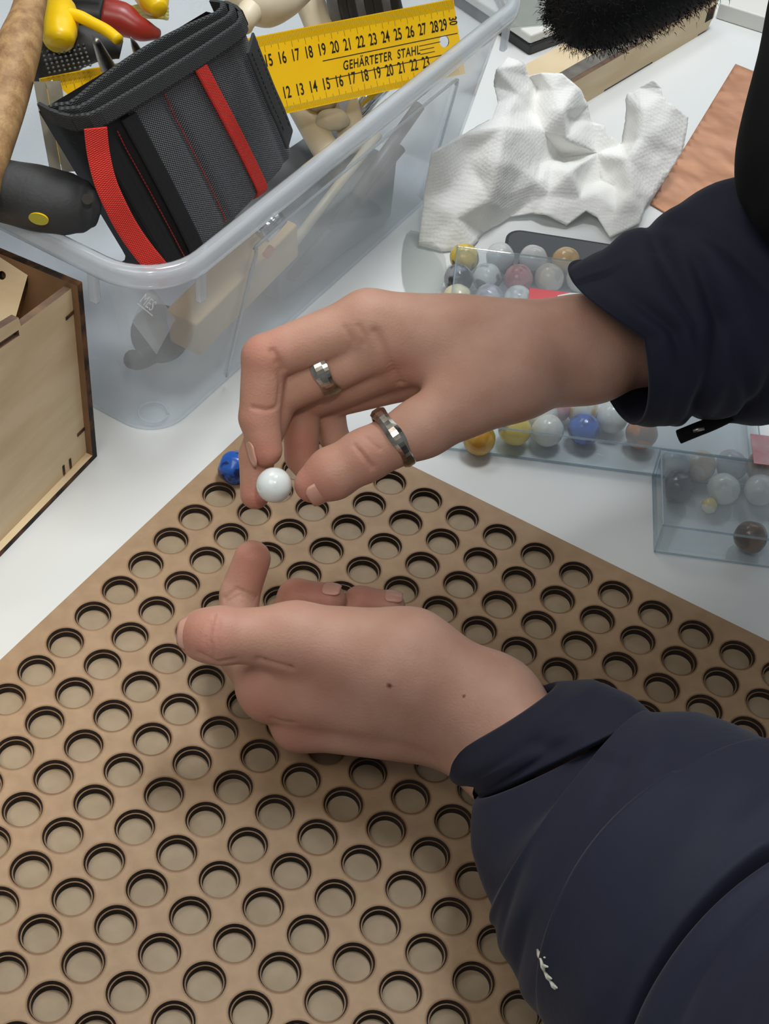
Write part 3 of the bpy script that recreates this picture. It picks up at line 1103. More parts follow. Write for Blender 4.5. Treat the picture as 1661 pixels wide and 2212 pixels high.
tag(mb.build('steel_tube', mat('chrome', (214, 214, 210), 0.12, 1.0), None, True), 'shiny chrome tube just below the ruler at the bin rim', 'tube')
tt = thing('cable_bundle', at(760, -20, 120), 'bundle of black and grey cables at the top behind the ruler', 'cables')
for k in range(8):
    x = 712 + k * 19
    mb = MB()
    mb.tube(catmull([at(x - 20, -120, 150), at(x, -30, 140), at(x + 14, 30, 122), at(x + 30, 90, 96)], 5), 4.2, 10)
    mb.build('cable', M_dark if k % 3 else mat('grey_cable', (110, 112, 120), 0.5), tt, True)

# ---- things lying deeper in the bin, seen through its wall
def ub(name, u, v, z, du, dv, dz, m, label, cat, rz=0.0, rx=0.0, bev=2.0):
    Rm = Matrix.Rotation(rz, 3, 'Z')
    e1, e2, e3 = Rm @ BU, Rm @ BV, Vector((0, 0, 1))
    if rx:
        Rr = Matrix.Rotation(rx, 3, e2)
        e1, e3 = Rr @ e1, Rr @ e3
    mb = MB()
    mb.box(bl(u, v, z), e1 * du, e2 * dv, e3 * dz)
    return tag(bevel(mb.build(name, m), bev), label, cat)


ub('wooden_block', 508, 392, 28, 100, 22, 26, M_block, 'pale wooden block low against the long clear wall of the bin', 'block', rx=-0.12)
ub('tool_case', 600, 400, 4, 120, 60, 46, mat('grey_case', (104, 110, 116), 0.5), 'grey tool case seen through the long wall of the bin', 'case', rz=-0.06)
mb = MB()
mb.tube([bl(560, 388, 86), bl(574, 386, 92)], 6.5, 18)
tag(mb.build('socket', mat('chrome_socket', (220, 222, 220), 0.1, 1.0), None, True), 'shiny chrome socket behind the long bin wall', 'socket')
mb = MB()
mb.tube([bl(562, 386, 70), bl(568, 385.5, 73)], 2.4, 12)
tag(mb.build('orange_tip', mat('orange_plastic', (232, 140, 80), 0.4), None, True), 'tiny orange tip below the chrome socket inside the bin', 'tip')
for k, (u0, z0, u1, z1, r, lab) in enumerate(((640, 40, 728, 88, 4, 'upper dark steel rod'), (600, 26, 715, 62, 3.6, 'lower dark steel rod'), (575, 36, 690, 84, 3, 'thin pale rod'))):
    mb = MB()
    mb.tube([bl(u0, 391 + k * 3, z0), bl(u1, 386 + k * 3, z1)], r, 12)
    tag(mb.build('rod', mat('rod_steel', (70, 74, 80) if k < 2 else (190, 180, 160), 0.4), None, True), lab + ' slanting behind the right part of the long bin wall', 'rod')
for (px, py, z, rr, hh, lab) in ((355, 770, 30, 17, 8, 'dark rubber wheel near the bin corner'),):
    mb = MB()
    p = at(px, py, z) + BV * 14 + BU * 14
    ax = (CAM - p).normalized()
    mb.tube([p, p - ax * hh], rr, 24)
    tag(bevel(mb.build('caster', M_rubber), 1.5), lab, 'wheel')
mb = MB()
mb.tube(catmull([at(255, 800, 30) + BU * 12, at(290, 815, 24) + BU * 14 + BV * 6, at(330, 795, 20) + BU * 18 + BV * 6], 5), 5.5, 12)
tag(mb.build('rubber_hose', M_rubber, None, True), 'short dark hose piece low in the near corner of the bin', 'hose')
# little clear tag with embossed letters in the corner
p = bl(456, 388, 88)
tt = thing('clear_tag', p, 'small clear tag with raised letters MES in the near bin corner', 'tag')
q0 = at(330, 640, 96) + BU * 6 + BV * 6
e1 = (at(384, 712, 84) + BU * 6 + BV * 6 - q0)
e2 = (at(288, 716, 84) + BU * 6 + BV * 6 - q0)
n3 = e1.cross(e2).normalized()
if n3.dot(CAM - q0) < 0:
    n3 = -n3
panel('plate', q0, e1, e2, 0.8, [(0, 0), (e1.length, 0), (e1.length, e2.length), (0, e2.length)], [M_bag, M_bag], tt)
cu = bpy.data.curves.new('t', 'FONT')
cu.body = 'MES'
cu.size = 8.0
ob = bpy.data.objects.new('t', cu)
me = bpy.data.meshes.new_from_object(ob)
tq = at(302, 662, 95) + BU * 3 + BV * 3
t1 = (at(336, 690, 88) + BU * 3 + BV * 3 - tq).normalized()
t2 = t1.cross(n3).normalized()
if (CR.transposed() @ t2).y > 0:
    t2 = -t2
mb = MB()
mb.add([tq + t1 * v.co.x * 0.6 + t2 * v.co.y for v in me.vertices], [tuple(x.vertices) for x in me.polygons])
mb.add([tq + t2 * -1.6, tq + t1 * 10.5 + t2 * -1.6, tq + t1 * 10.5 + t2 * -1.0, tq + t2 * -1.0], [(0, 1, 2, 3)])
mb.build('lettering', M_white, tt)
bpy.data.objects.remove(ob)

# ------------------------------------------------------------------ laser cut plywood box
WA = Vector((-162.7, 571.0, 0))
wp_, wq = Vector((-.38, -.925, 0)), Vector((-.925, .38, 0))
wz = Vector((0, 0, 1))
wn = Vector((.925, -.38, 0))
PM = [M_ply, M_plychar]
box = thing('plywood_box', WA + wp_ * 75 + wq * 55, 'open plywood box with scorched laser cut edges at the left edge', 'box')
# right wall, recessed 4 mm behind the frame, with a raised tab and a slot
ro = WA - wn * 4.0
panel('side_panel', ro, wp_, wz, 4.0 if wp_.cross(wz).dot(wn) < 0 else -4.0,
      [(3, 4), (172, 4), (172, 150), (150, 148), (149, 142), (66, 129), (64, 134), (45, 130), (44, 124), (6, 120), (3, 120)], PM, box,
      [[(46, 123), (64, 126), (64, 122.5), (46, 119.5)]])
# far wall, coloured a darker brown than the other walls
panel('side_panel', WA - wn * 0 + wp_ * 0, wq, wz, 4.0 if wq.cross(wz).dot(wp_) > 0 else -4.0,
      [(0, 0), (112, 0), (112, 123), (0, 123)], [mat('dark_brown_panel', (128, 96, 64), 0.7, col2=(104, 76, 50), nscale=30), M_burn], box)
# bottom and its scorched front strip
panel('bottom_panel', WA + wp_ * 4 - wn * 0, wp_, wq, 4.0 if wp_.cross(wq).z > 0 else -4.0, [(0, 0), (168, 0), (168, 108), (0, 108)], [M_ply, M_burn], box)
# divider with a drilled hole
q1, q2 = at(66, 573, 121), at(28, 706, 93)
d2_ = (q2 - q1)
q2 = q1 + d2_ * 1.8
d1 = Vector((-0.97, 0.24, 0.02))
d1 = (d1 - d2_.normalized() * d1.dot(d2_.normalized())).normalized()
d3_ = d1.cross(d2_).normalized()
panel('divider', q1, d1, d2_, 4.0 if d3_.dot(CAM - q1) < 0 else -4.0, [(0, 0), (60, 0), (60, d2_.length * 1.8), (0, d2_.length * 1.8)], [M_ply, M_burn], box, [circ(13.2, 10.5, 2.2, 18)])
# left wall
panel('side_panel', WA + wq * 108 + wp_ * 4, wp_, wz, 4.0, [(0, 4), (168, 4), (168, 120), (0, 120)], PM, box)
# finger joints
for (a_, z_) in ((3, 104), (3, 22), (12, 5), (18, 5)):
    mb = MB()
    if a_ == 3:
        mb.box(WA + wp_ * 3.6 - wn * 3.9 + wz * z_, wp_ * 7, wn * 0.35, wz * 2.0)
    else:
        mb.box(WA + wp_ * (a_ + 6) - wn * 3.9 + wz * z_, wp_ * 1.6, wn * 0.35, wz * 7)
    mb.build('joint_slot', M_burn, box)
sidep = [o for o in box.children]

# ------------------------------------------------------------------ slotted plywood tray, laptop, white panel at the top right
tt = thing('plywood_tray', at(1380, 130, 0), 'long plywood tray with scorched slots behind the crumpled paper towel', 'tray')
a0 = at(1267, 221, 0)
a1 = at(1535, 62, 0)
ex = (a1 - a0).normalized()
ey = Vector((-ex.y, ex.x, 0))
LT = (a1 - a0).length
front = [(-40, 0), (22, 0), (22, 1.6), (86, 1.6), (86, 0), (150, 0), (150, 1.6), (LT * 0.97, 1.6), (LT * 0.985, 8), (LT, 10), (LT, 26), (-40, 26)]
panel('front_panel', a0, ex, (0, 0, 1), -4.0 if ex.cross(Vector((0, 0, 1))).dot(ey) < 0 else 4.0, front, [M_ply, M_plychar], tt)
mb = MB()
mb.box(a0 + ex * (LT - 13) - ey * 0.25 + Vector((0, 0, 10)), ex * 11, ey * 0.3, (0, 0, 12))
mb.build('joint_slot', M_burn, tt)
mb = MB()
mb.box(a0 - ex * 40 + ey * 4, ex * (LT + 40), ey * 11, (0, 0, 26.2))
mb.build('charred_strip', mat('grey_char', (118, 114, 106), 0.8, col2=(94, 90, 84), nscale=70), tt)
mb = MB()
mb.box(a0 - ex * 40 + ey * 15, ex * (LT + 30), ey * 26, (0, 0, 24))
mb.build('inner_panel', M_ply, tt)

tt = thing('laptop', at(1150, 80, 0), 'white topped slab with a black lower edge left of the plywood tray', 'laptop')
l0 = at(1180, 146, 0)
le = (at(1094, 88, 0) - l0).normalized()
lf = Vector((le.y, -le.x, 0))
if lf.y < 0:
    lf = -lf
for nme, z0, h_, m, g in (('base', 0, 9, M_dark, 0), ('lid', 9, 8, M_white, 1)):
    mb = MB()
    mb.box(l0 + Vector((0, 0, z0)) + le * (20 + g), le * 150, lf * 160, (0, 0, h_))
    bevel(mb.build(nme, m, tt), 2)
tag(panel('clear_wrapper', at(1100, 60, 18), (1, .5, 0), (-.5, 1, 0), 0.6, [(0, 0), (60, -4), (70, 60), (10, 66)], [M_bag, M_bag]), 'crinkled clear wrapper lying on the white slab', 'wrapper')
mb = MB()
s0 = at(1060, 215, 0)
mb.box(s0 - le * 20, le * -60, lf * 40, (0, 0, 5))
tag(bevel(mb.build('brown_offcut', mat('brown_board', (150, 112, 80), 0.6)), 1), 'brown board offcut behind the white paper towel', 'offcut')
mb = MB()
b0 = at(1545, 40, 0)
be = (at(1655, 75, 0) - b0).normalized()
bf = Vector((-be.y, be.x, 0))
mb.box(b0, be * 130, bf * 120, (0, 0, 14))
tag(bevel(mb.build('white_board', M_white), 1.5), 'white board with a shaded edge in the top right corner', 'board')

# copper sheet
cs_ = [at(1588, 140, 0.6), at(1404, 442, 0.6), at(1640, 560, 0.6) + Vector((10, -20, 0)), at(1800, 430, 0.6), at(1760, 210, 0.6)]
me2 = delaunay_2d_cdt
pts2 = [Vector((p.x, p.y)) for p in cs_]
grid = []
x0, x1 = min(p.x for p in pts2), max(p.x for p in pts2)
y0, y1 = min(p.y for p in pts2), max(p.y for p in pts2)
for i in range(1, 40):
    for j in range(1, 60):
        grid.append(Vector((x0 + (x1 - x0) * i / 40, y0 + (y1 - y0) * j / 60)))
r_ = delaunay_2d_cdt(pts2 + grid, [(i, (i + 1) % 5) for i in range(5)], [], 1, 1e-5)
V = [Vector((p.x, p.y, 1.4 + 0.9 * noise.noise(Vector((p.x, p.y, 0)) * 0.06) + 0.5 * noise.noise(Vector((p.x, p.y, 5)) * 0.16))) for p in r_[0]]
o = mk('copper_sheet', V, [tuple(f) for f in r_[2]], M_copper, None, True)
md = o.modifiers.new('s', 'SOLIDIFY')
md.thickness = 0.6 * MM
tag(o, 'crinkled copper sheet lying flat at the right, beside the paper towel', 'sheet')

# added cloudy sheet imitating the grey shadows and reflections cast by the box
FP = [at(868, 470, 0.8), at(930, 520, 5), at(972, 548, 9), at(958, 640, 1), at(905, 650, 4), at(862, 640, 0.8)]
V = [p for p in FP] + [at(912, 585, 8)]
tag(subsurf(mk('cast_shade_film', V, [(6, i, (i + 1) % 6) for i in range(6)], M_bag), 2), 'added cloudy film imitating shadows and reflections cast by the wide box', 'film')


# ------------------------------------------------------------------ crumpled paper towel
def crumple(name, outline, inner, label, cat, m, amp=1.6, th=0.6):
    pts = outline + inner
    n = len(outline)
    P2 = [Vector((p[0], p[1])) for p in pts]
    r = delaunay_2d_cdt(P2, [(i, (i + 1) % n) for i in range(n)], [], 1, 1e-4)
    zs = {}
    V = []
    for i, p in enumerate(r[0]):
        k = r[3][i][0] if r[3][i] else 0
        V.append(at(p.x, p.y, pts[k][2]))
    me = bpy.data.meshes.new(name)
    bm = bmesh.new()
    vs = [bm.verts.new(v * MM) for v in V]
    for f in r[2]:
        bm.faces.new([vs[i] for i in f])
    for sm_ in (0.45, 0.3, 0.0):
        bmesh.ops.subdivide_edges(bm, edges=bm.edges[:], cuts=1, use_grid_fill=True, smooth=sm_)
    bmesh.ops.recalc_face_normals(bm, faces=bm.faces[:])
    bm.normal_update()
    for v in bm.verts:
        q = v.co * 1000
        d = noise.noise(q * 0.05) * 1.5 + abs(noise.noise(q * 0.09 + Vector((9, 2, 1)))) * 1.2
        if v.is_boundary:
            d += noise.noise(q * 0.5) * 0.8
        v.co += v.normal * d * amp * MM * 0.6
        if v.co.z < 1.2 * MM:
            v.co.z = 1.2 * MM
    bm.to_mesh(me)
    bm.free()
    me.materials.append(m)
    o = bpy.data.objects.new(name, me)
    COL.objects.link(o)
    md = o.modifiers.new('s', 'SOLIDIFY')
    md.thickness = th * MM
    for p in me.polygons:
        p.use_smooth = True
    return tag(o, label, cat)


OUT = [(903, 530, 2), (915, 430, 30), (932, 328, 62), (1000, 290, 60), (1063, 258, 62), (1076, 222, 64), (1066, 186, 72), (1071, 150, 84), (1099, 125, 72), (1130, 138, 72), (1142, 164, 62), (1169, 157, 66), (1214, 159, 70), (1246, 186, 64),
       (1270, 227, 46), (1277, 262, 36), (1304, 272, 34), (1318, 294, 28), (1342, 309, 20), (1350, 255, 34), (1352, 203, 48), (1378, 190, 54), (1412, 172, 62), (1429, 190, 58), (1431, 207, 55), (1458, 231, 50), (1487, 253, 42), (1480, 289, 34), (1474, 328, 26),
       (1441, 376, 16), (1415, 420, 8), (1398, 439, 6), (1381, 482, 4), (1318, 514, 3), (1290, 470, 6), (1265, 456, 9), (1224, 487, 3), (1180, 465, 8), (1150, 460, 6), (1098, 470, 3), (1046, 503, 2), (1020, 535, 2), (960, 545, 1.5)]
INN = [(1120, 202, 62), (1100, 250, 60), (1086, 275, 66), (1075, 350, 52), (1058, 430, 30), (1050, 480, 10), (980, 400, 34), (985, 470, 20), (1010, 340, 46),
       (1150, 240, 46), (1175, 288, 40), (1168, 350, 28), (1215, 240, 58), (1222, 300, 40), (1214, 341, 16), (1190, 358, 26), (1240, 260, 40), (1262, 397, 10), (1230, 372, 30),
       (1290, 330, 22), (1310, 370, 14), (1298, 390, 8), (1355, 345, 30), (1385, 300, 38), (1390, 240, 50), (1420, 290, 40), (1430, 340, 26), (1360, 420, 18), (1330, 460, 10),
       (1130, 365, 34), (1160, 395, 24), (1100, 420, 22), (1185, 420, 16), (1140, 440, 10), (1250, 430, 14), (1290, 420, 14), (1330, 405, 10), (1160, 190, 54), (1195, 195, 62)]
crumple('paper_towel', OUT, INN, 'crumpled white paper towel lying between the clear bin and the copper sheet', 'paper towel', M_towel)


# ------------------------------------------------------------------ hands: one smooth surface per arm grown from a distance field
class Field:
    def __init__(s, lo, hi, h):
        s.lo, s.h = np.array(lo, float), h
        s.n = np.ceil((np.array(hi) - s.lo) / h).astype(int) + 1
        s.ax = [(s.lo[i] + h * np.arange(s.n[i])).astype(np.float32) for i in range(3)]
        s.layers = {}

    def layer(s, k):
        if k not in s.layers:
            s.layers[k] = np.full(s.n, 60.0, np.float32)
        return s.layers[k]

    def cap(s, key, a, b, ra, rb, k=2.0, sub=False):
        """rounded cone from a to b melted into a layer with blend width k"""
        a, b = np.array(a, float), np.array(b, float)
        R_ = max(ra, rb) + k + 3
        lo = np.maximum(np.floor((np.minimum(a, b) - R_ - s.lo) / s.h).astype(int), 0)
        hi = np.minimum(np.ceil((np.maximum(a, b) + R_ - s.lo) / s.h).astype(int) + 1, s.n)
        if (hi <= lo).any():
            return
        X = s.ax[0][lo[0]:hi[0]][:, None, None]
        Y = s.ax[1][lo[1]:hi[1]][None, :, None]
        Z = s.ax[2][lo[2]:hi[2]][None, None, :]
        d = b - a
        L2 = max(float(d @ d), 1e-6)
        t = ((X - a[0]) * d[0] + (Y - a[1]) * d[1] + (Z - a[2]) * d[2]) / L2
        t = np.clip(t, 0, 1)
        q = np.sqrt((X - a[0] - t * d[0]) ** 2 + (Y - a[1] - t * d[1]) ** 2 + (Z - a[2] - t * d[2]) ** 2) - (ra + (rb - ra) * t)
        F = s.layer(key)
        A = F[lo[0]:hi[0], lo[1]:hi[1], lo[2]:hi[2]]
        if sub:
            q = -q
            hh = np.maximum(k - np.abs(A - q), 0) / k
            A[...] = np.maximum(A, q) + hh * hh * k * .25
        else:
            hh = np.maximum(k - np.abs(A - q), 0) / k
            A[...] = np.minimum(A, q) - hh * hh * k * .25

    def merge(s, a, b, k):
        A, B = s.layer(a), s.layer(b)
        hh = np.maximum(k - np.abs(A - B), 0) / k
        s.layers[a] = np.minimum(A, B) - hh * hh * k * .25
        del s.layers[b]

    def mesh(s, key, smooth=3):
        F = s.layers[key]
        S = F < 0
        nx, ny, nz = F.shape
        act = np.zeros((nx - 1, ny - 1, nz - 1), np.int8)
        for i in (0, 1):
            for j in (0, 1):
                for k in (0, 1):
                    act += S[i:nx - 1 + i, j:ny - 1 + j, k:nz - 1 + k]
        cells = np.argwhere((act > 0) & (act < 8))
        idx = np.full(act.shape, -1, np.int32)
        idx[cells[:, 0], cells[:, 1], cells[:, 2]] = np.arange(len(cells))
        acc = np.zeros((len(cells), 3))
        cnt = np.zeros(len(cells))
        C8 = [(i, j, k) for i in (0, 1) for j in (0, 1) for k in (0, 1)]
        for p in C8:
            for ax in range(3):
                if p[ax]:
                    continue
                q = list(p)
                q[ax] = 1
                fa = F[cells[:, 0] + p[0], cells[:, 1] + p[1], cells[:, 2] + p[2]]
                fb = F[cells[:, 0] + q[0], cells[:, 1] + q[1], cells[:, 2] + q[2]]
                m = (fa < 0) != (fb < 0)
                t = np.where(m, fa / np.where(m, fa - fb, 1), 0)
                pos = np.tile(np.array(p, float), (len(cells), 1))
                pos[:, ax] += t
                acc[m] += pos[m]
                cnt[m] += 1
        V = s.lo + s.h * (cells + acc / cnt[:, None])
        faces = []
        for ax in range(3):
            o1, o2 = (ax + 1) % 3, (ax + 2) % 3
            sl0 = [slice(1, -1)] * 3
            sl1 = [slice(1, -1)] * 3
            sl0[ax] = slice(0, -1)
            sl1[ax] = slice(1, None)
            a, b = S[tuple(sl0)], S[tuple(sl1)]
            e = np.argwhere(a != b)
            sg = a[e[:, 0], e[:, 1], e[:, 2]]
            base = e + 1
            base[:, ax] -= 1
            qd = []
            for (d1, d2) in ((-1, -1), (0, -1), (0, 0), (-1, 0)):
                c = base.copy()
                c[:, o1] += d1
                c[:, o2] += d2
                qd.append(idx[c[:, 0], c[:, 1], c[:, 2]])
            q = np.stack(qd, 1)
            q[~sg] = q[~sg][:, ::-1]
            faces.append(q)
        Fc = np.concatenate(faces)
        Fc = Fc[(Fc >= 0).all(1)]
        E_ = np.concatenate([Fc[:, [i, (i + 1) % 4]] for i in range(4)])
        for it in range(smooth):
            sm = np.zeros_like(V)
            n = np.zeros(len(V))
            np.add.at(sm, E_[:, 0], V[E_[:, 1]])
            np.add.at(n, E_[:, 0], 1)
            np.add.at(sm, E_[:, 1], V[E_[:, 0]])
            np.add.at(n, E_[:, 1], 1)
            V = V * 0.4 + 0.6 * sm / np.maximum(n, 1)[:, None]
        return V, Fc


def vnormals(V, F):
    n = np.cross(V[F[:, 2]] - V[F[:, 0]], V[F[:, 3]] - V[F[:, 1]])
    N = np.zeros_like(V)
    for i in range(4):
        np.add.at(N, F[:, i], n)
    return N / np.maximum(np.linalg.norm(N, axis=1), 1e-9)[:, None]


def A3(p):
    return np.array(at(*p)) if len(p) == 3 else np.array(p[:3])


def carve(V, F, lines, bumps=()):
    """skin folds: photo polylines dropped on to the surface, pressed in; returns moved V"""
    N = vnormals(V, F)
    bvh = BVHTree.FromPolygons([tuple(v) for v in V], [tuple(map(int, f)) for f in F])
    off = np.zeros(len(V))
    for pl, depth, width in lines:
        pts = []
        for i in range(len(pl) - 1):
            for k in range(8):
                t = k / 8
                px, py = pl[i][0] * (1 - t) + pl[i + 1][0] * t, pl[i][1] * (1 - t) + pl[i + 1][1] * t
                d = (CR @ Vector(((px - CX) / FPX, (py - CY) / FPX, 1.0))).normalized()
                h = bvh.ray_cast(CAM, d)
                if h[0] is not None:
                    pts.append(np.array(h[0]))
        if not pts:
            continue
        P = np.array(pts)
        lo, hi = P.min(0) - 4 * width, P.max(0) + 4 * width
        m = np.where(((V > lo) & (V < hi)).all(1))[0]
        if len(m) == 0:
            continue
        d = np.min(np.linalg.norm(V[m][:, None, :] - P[None], axis=2), axis=1)
        off[m] -= depth * np.exp(-(d / width) ** 2)
    return V + N * off[:, None], bvh


def skin_attrs(o, V, red, moles):
    r = np.zeros(len(V))
    for p, rad, s_ in red:
        d = np.linalg.norm(V - np.array(p), axis=1)
        r = np.maximum(r, s_ * np.exp(-(d / rad) ** 2))
    m = np.zeros(len(V))
    for p, rad in moles:
        d = np.linalg.norm(V - np.array(p), axis=1)
        m = np.maximum(m, np.clip(1.6 - d / rad, 0, 1))
    for nme, arr in (('red', r), ('mole', m)):
        a = o.data.attributes.new(nme, 'FLOAT', 'POINT')
        a.data.foreach_set('value', arr.astype(np.float32))


def finger(fl, key, pts, rads, k=2.0):
    """chain of phalanges with slightly thicker joints and a soft pad"""
    P = [A3(p) for p in pts]
    for i in range(len(P) - 1):
        fl.cap(key, P[i], P[i + 1], rads[i], rads[i + 1], k)
    return P


person = thing('person', (330, 560, 150), 'person leaning in from the right in a navy padded jacket, both hands over the board', 'person')
H = 0.95
# ---- hand nearer the lens: cupped, thumb on top, seen from the thumb side
lf_ = Field((-92, 345, 6), (150, 490, 125), H)
RWl, UWl = A3((1062, 1522, 72)), A3((1000, 1590, 49))
fo1, fo2 = A3((1262, 1735, 80)), A3((1235, 1770, 72))
lf_.cap('p', fo1, RWl, 22, 18.0, 8)
lf_.cap('p', fo2, UWl, 22, 17.0, 12)
CMC, TM = A3((880, 1428, 80)), A3((640, 1377, 86))
I0, M0, R0, P0 = A3((582, 1482, 56)), A3((648, 1560, 39)), A3((694, 1546, 30)), A3((740, 1510, 27))
lf_.cap('p', RWl, I0, 15, 12.5, 14)
lf_.cap('p', RWl * .5 + UWl * .5, I0 * .8 + M0 * .2, 15, 11, 14)
for w_, wr, k_, kr in ((UWl, 14.5, M0, 12.3), (UWl, 13, R0, 11), (UWl, 13, P0, 10)):
    lf_.cap('q', w_, k_, wr, kr, 6)
lf_.merge('p', 'q', 5)
lf_.cap('p', RWl, CMC, 17, 20.5, 16)
lf_.cap('p', CMC, TM, 20.5, 14.8, 14)
lf_.cap('p', CMC * .45 + TM * .55 + np.array((0, 1, -5)), I0 * .7 + CMC * .3, 13, 12, 14)      # web of the thumb
tI, tT = A3((487, 1373, 88)), A3((436, 1371, 85))
lf_.cap('t', TM, tI, 14.2, 11.6, 6)
lf_.cap('t', tI, tT, 11.8, 10.6, 3)
lf_.cap('t', A3((470, 1373, 88.5)), A3((455, 1373, 88)), 11.9, 11.7, 4)
lf_.merge('p', 't', 7)
iP, iD, iT = A3((508, 1400, 37)), A3((518, 1283, 52)), A3((545, 1207, 66))
mP, mD, mT = A3((598, 1396, 28)), A3((640, 1290, 44)), A3((712, 1296, 47))
rP, rD, rT = A3((705, 1400, 25)), A3((778, 1304, 40)), A3((842, 1310, 41))
pP, pD, pT = A3((775, 1400, 22)), A3((850, 1345, 32)), A3((885, 1352, 33))
for chain, rads in (((I0, iP, iD, iT), (12.5, 10.4, 9.4, 8.8)), ((M0, mP, mD, mT), (12, 10.2, 9.0, 8.0)), ((R0, rP, rD, rT), (11, 9.6, 8.6, 7.6)), ((P0, pP, pD, pT), (10, 8.4, 7.4, 6.6))):
    for i in range(3):
        lf_.cap('f', chain[i], chain[i + 1], rads[i], rads[i + 1], 1.6)
lf_.merge('p', 'f', 7)
Vl, Fl = lf_.mesh('p')
del lf_
LN = [([(463, 1330), (452, 1375), (462, 1424)], .7, .9), ([(452, 1345), (443, 1378), (448, 1412)], .5, .8), ([(473, 1338), (470, 1380), (478, 1420)], .45, .9),
      ([(430, 1412), (470, 1431), (510, 1424)], .9, 1.3), ([(560, 1424), (600, 1436), (632, 1444)], 1.0, 1.6), ([(485, 1292), (512, 1272), (560, 1292)], .8, 1.0), ([(488, 1300), (520, 1284), (552, 1300)], .5, 1.0),
      ([(590, 1553), (612, 1560), (640, 1562)], .6, 1.6)]
Vl, bvl = carve(Vl, Fl, LN)
# ---- far hand: raised, pinching the white marble
rf = Field((-92, 425, 62), (165, 625, 192), H)
Wt, Wb = A3((1262, 722, 152)), A3((1275, 776, 142))
g1_, g2_ = A3((1560, 660, 150)), A3((1560, 720, 140))
rf.cap('p', g1_, Wt, 22, 16.0, 8)
rf.cap('p', g2_, Wb, 22, 16.0, 14)
I0, M0, R0, P0 = A3((795, 692, 160)), A3((835, 738, 152)), A3((862, 782, 141)), A3((885, 815, 130))
CMC, TM = A3((1110, 812, 146)), A3((915, 922, 133))
rf.cap('p', Wt, I0, 13.2, 13.5, 14)
rf.cap('p', Wt * .6 + Wb * .4, M0, 15, 12.5, 14)
rf.cap('p', Wb, R0 + np.array((0, 6, -4)), 13, 11, 14)
rf.cap('p', Wb, P0 + np.array((0, 8, -4)), 12, 9.5, 14)
rf.cap('p', Wb, CMC, 15, 17.5, 16)
rf.cap('p', CMC, TM, 17.5, 13.2, 12)
rf.cap('p', (CMC + TM) / 2 + np.array((0, 4, 2)), A3((960, 745, 150)), 11, 12, 16)
rf.cap('p', CMC, A3((1000, 740, 150)), 12, 12, 16)
tI, tT = A3((788, 984, 123)), A3((676, 1046, 111))
rf.cap('t', TM, tI, 12.8, 11.6, 5)
rf.cap('t', tI, tI * .35 + tT * .65, 11.6, 11.6, 4)
rf.cap('t', tI * .35 + tT * .65, tT, 11.6, 8.6, 4)
rf.merge('p', 't', 6)
iP, iD, iT = A3((572, 772, 147)), A3((560, 902, 124)), A3((574, 972, 113))
mP, mD, mT = A3((600, 852, 126)), A3((555, 985, 104)), A3((551, 1068, 92))
rP, rD, rT = A3((648, 868, 112)), A3((652, 985, 92)), A3((690, 1040, 84))
pP, pD, pT = A3((705, 868, 108)), A3((722, 945, 92)), A3((752, 985, 84))
for chain, rads in (((I0, iP, iD, iT), (13, 10.6, 9.4, 7.8)), ((M0, mP, mD, mT), (12, 10, 8.4, 7.0)), ((R0, rP, rD, rT), (11.5, 9.6, 8.2, 7.4)), ((P0, pP, pD, pT), (10.5, 8.4, 7.2, 6.4))):
    for i in range(3):
        rf.cap('f', chain[i], chain[i + 1], rads[i], rads[i + 1], 1.6)
rf.merge('p', 'f', 6)
Vr, Fr = rf.mesh('p')
del rf
RN = [([(812, 718), (835, 770), (868, 835)], 1.4, 2.2), ([(588, 758), (608, 790), (612, 800)], 1.2, 1.6), ([(545, 880), (575, 886), (594, 882)], .8, 1.1), ([(598, 785), (605, 830), (600, 880)], .8, 1.5),
      ([(765, 962), (785, 985), (808, 1012)], .9, 1.0), ([(790, 945), (806, 960), (822, 972)], .6, .9), ([(776, 972), (795, 1000), (800, 1018)], .5, .9),
      ([(745, 708), (760, 735), (758, 760)], .5, 1.4), ([(775, 705), (790, 728), (786, 745)], .5, 1.4)]
Vr, bvr = carve(Vr, Fr, RN)
nL = len(Vl)
Vb = np.concatenate([Vl, Vr])
Fb = np.concatenate([Fl, Fr + nL])
me = bpy.data.meshes.new('body')
me.vertices.add(len(Vb))
me.vertices.foreach_set('co', (Vb * MM).astype(np.float32).ravel())
me.loops.add(len(Fb) * 4)
me.loops.foreach_set('vertex_index', Fb.astype(np.int32).ravel())
me.polygons.add(len(Fb))
me.polygons.foreach_set('loop_start', np.arange(0, len(Fb) * 4, 4, dtype=np.int32))
me.polygons.foreach_set('use_smooth', np.ones(len(Fb), bool))
me.update(calc_edges=True)
me.materials.append(M_skin)
body = bpy.data.objects.new('body', me)
COL.objects.link(body)
adopt(body, person)


def hit(b, px, py):
    d = (CR @ Vector(((px - CX) / FPX, (py - CY) / FPX, 1.0))).normalized()
    h = b.ray_cast(CAM, d)
    return np.array(h[0]) if h[0] is not None else np.array((0, 0, -999.))


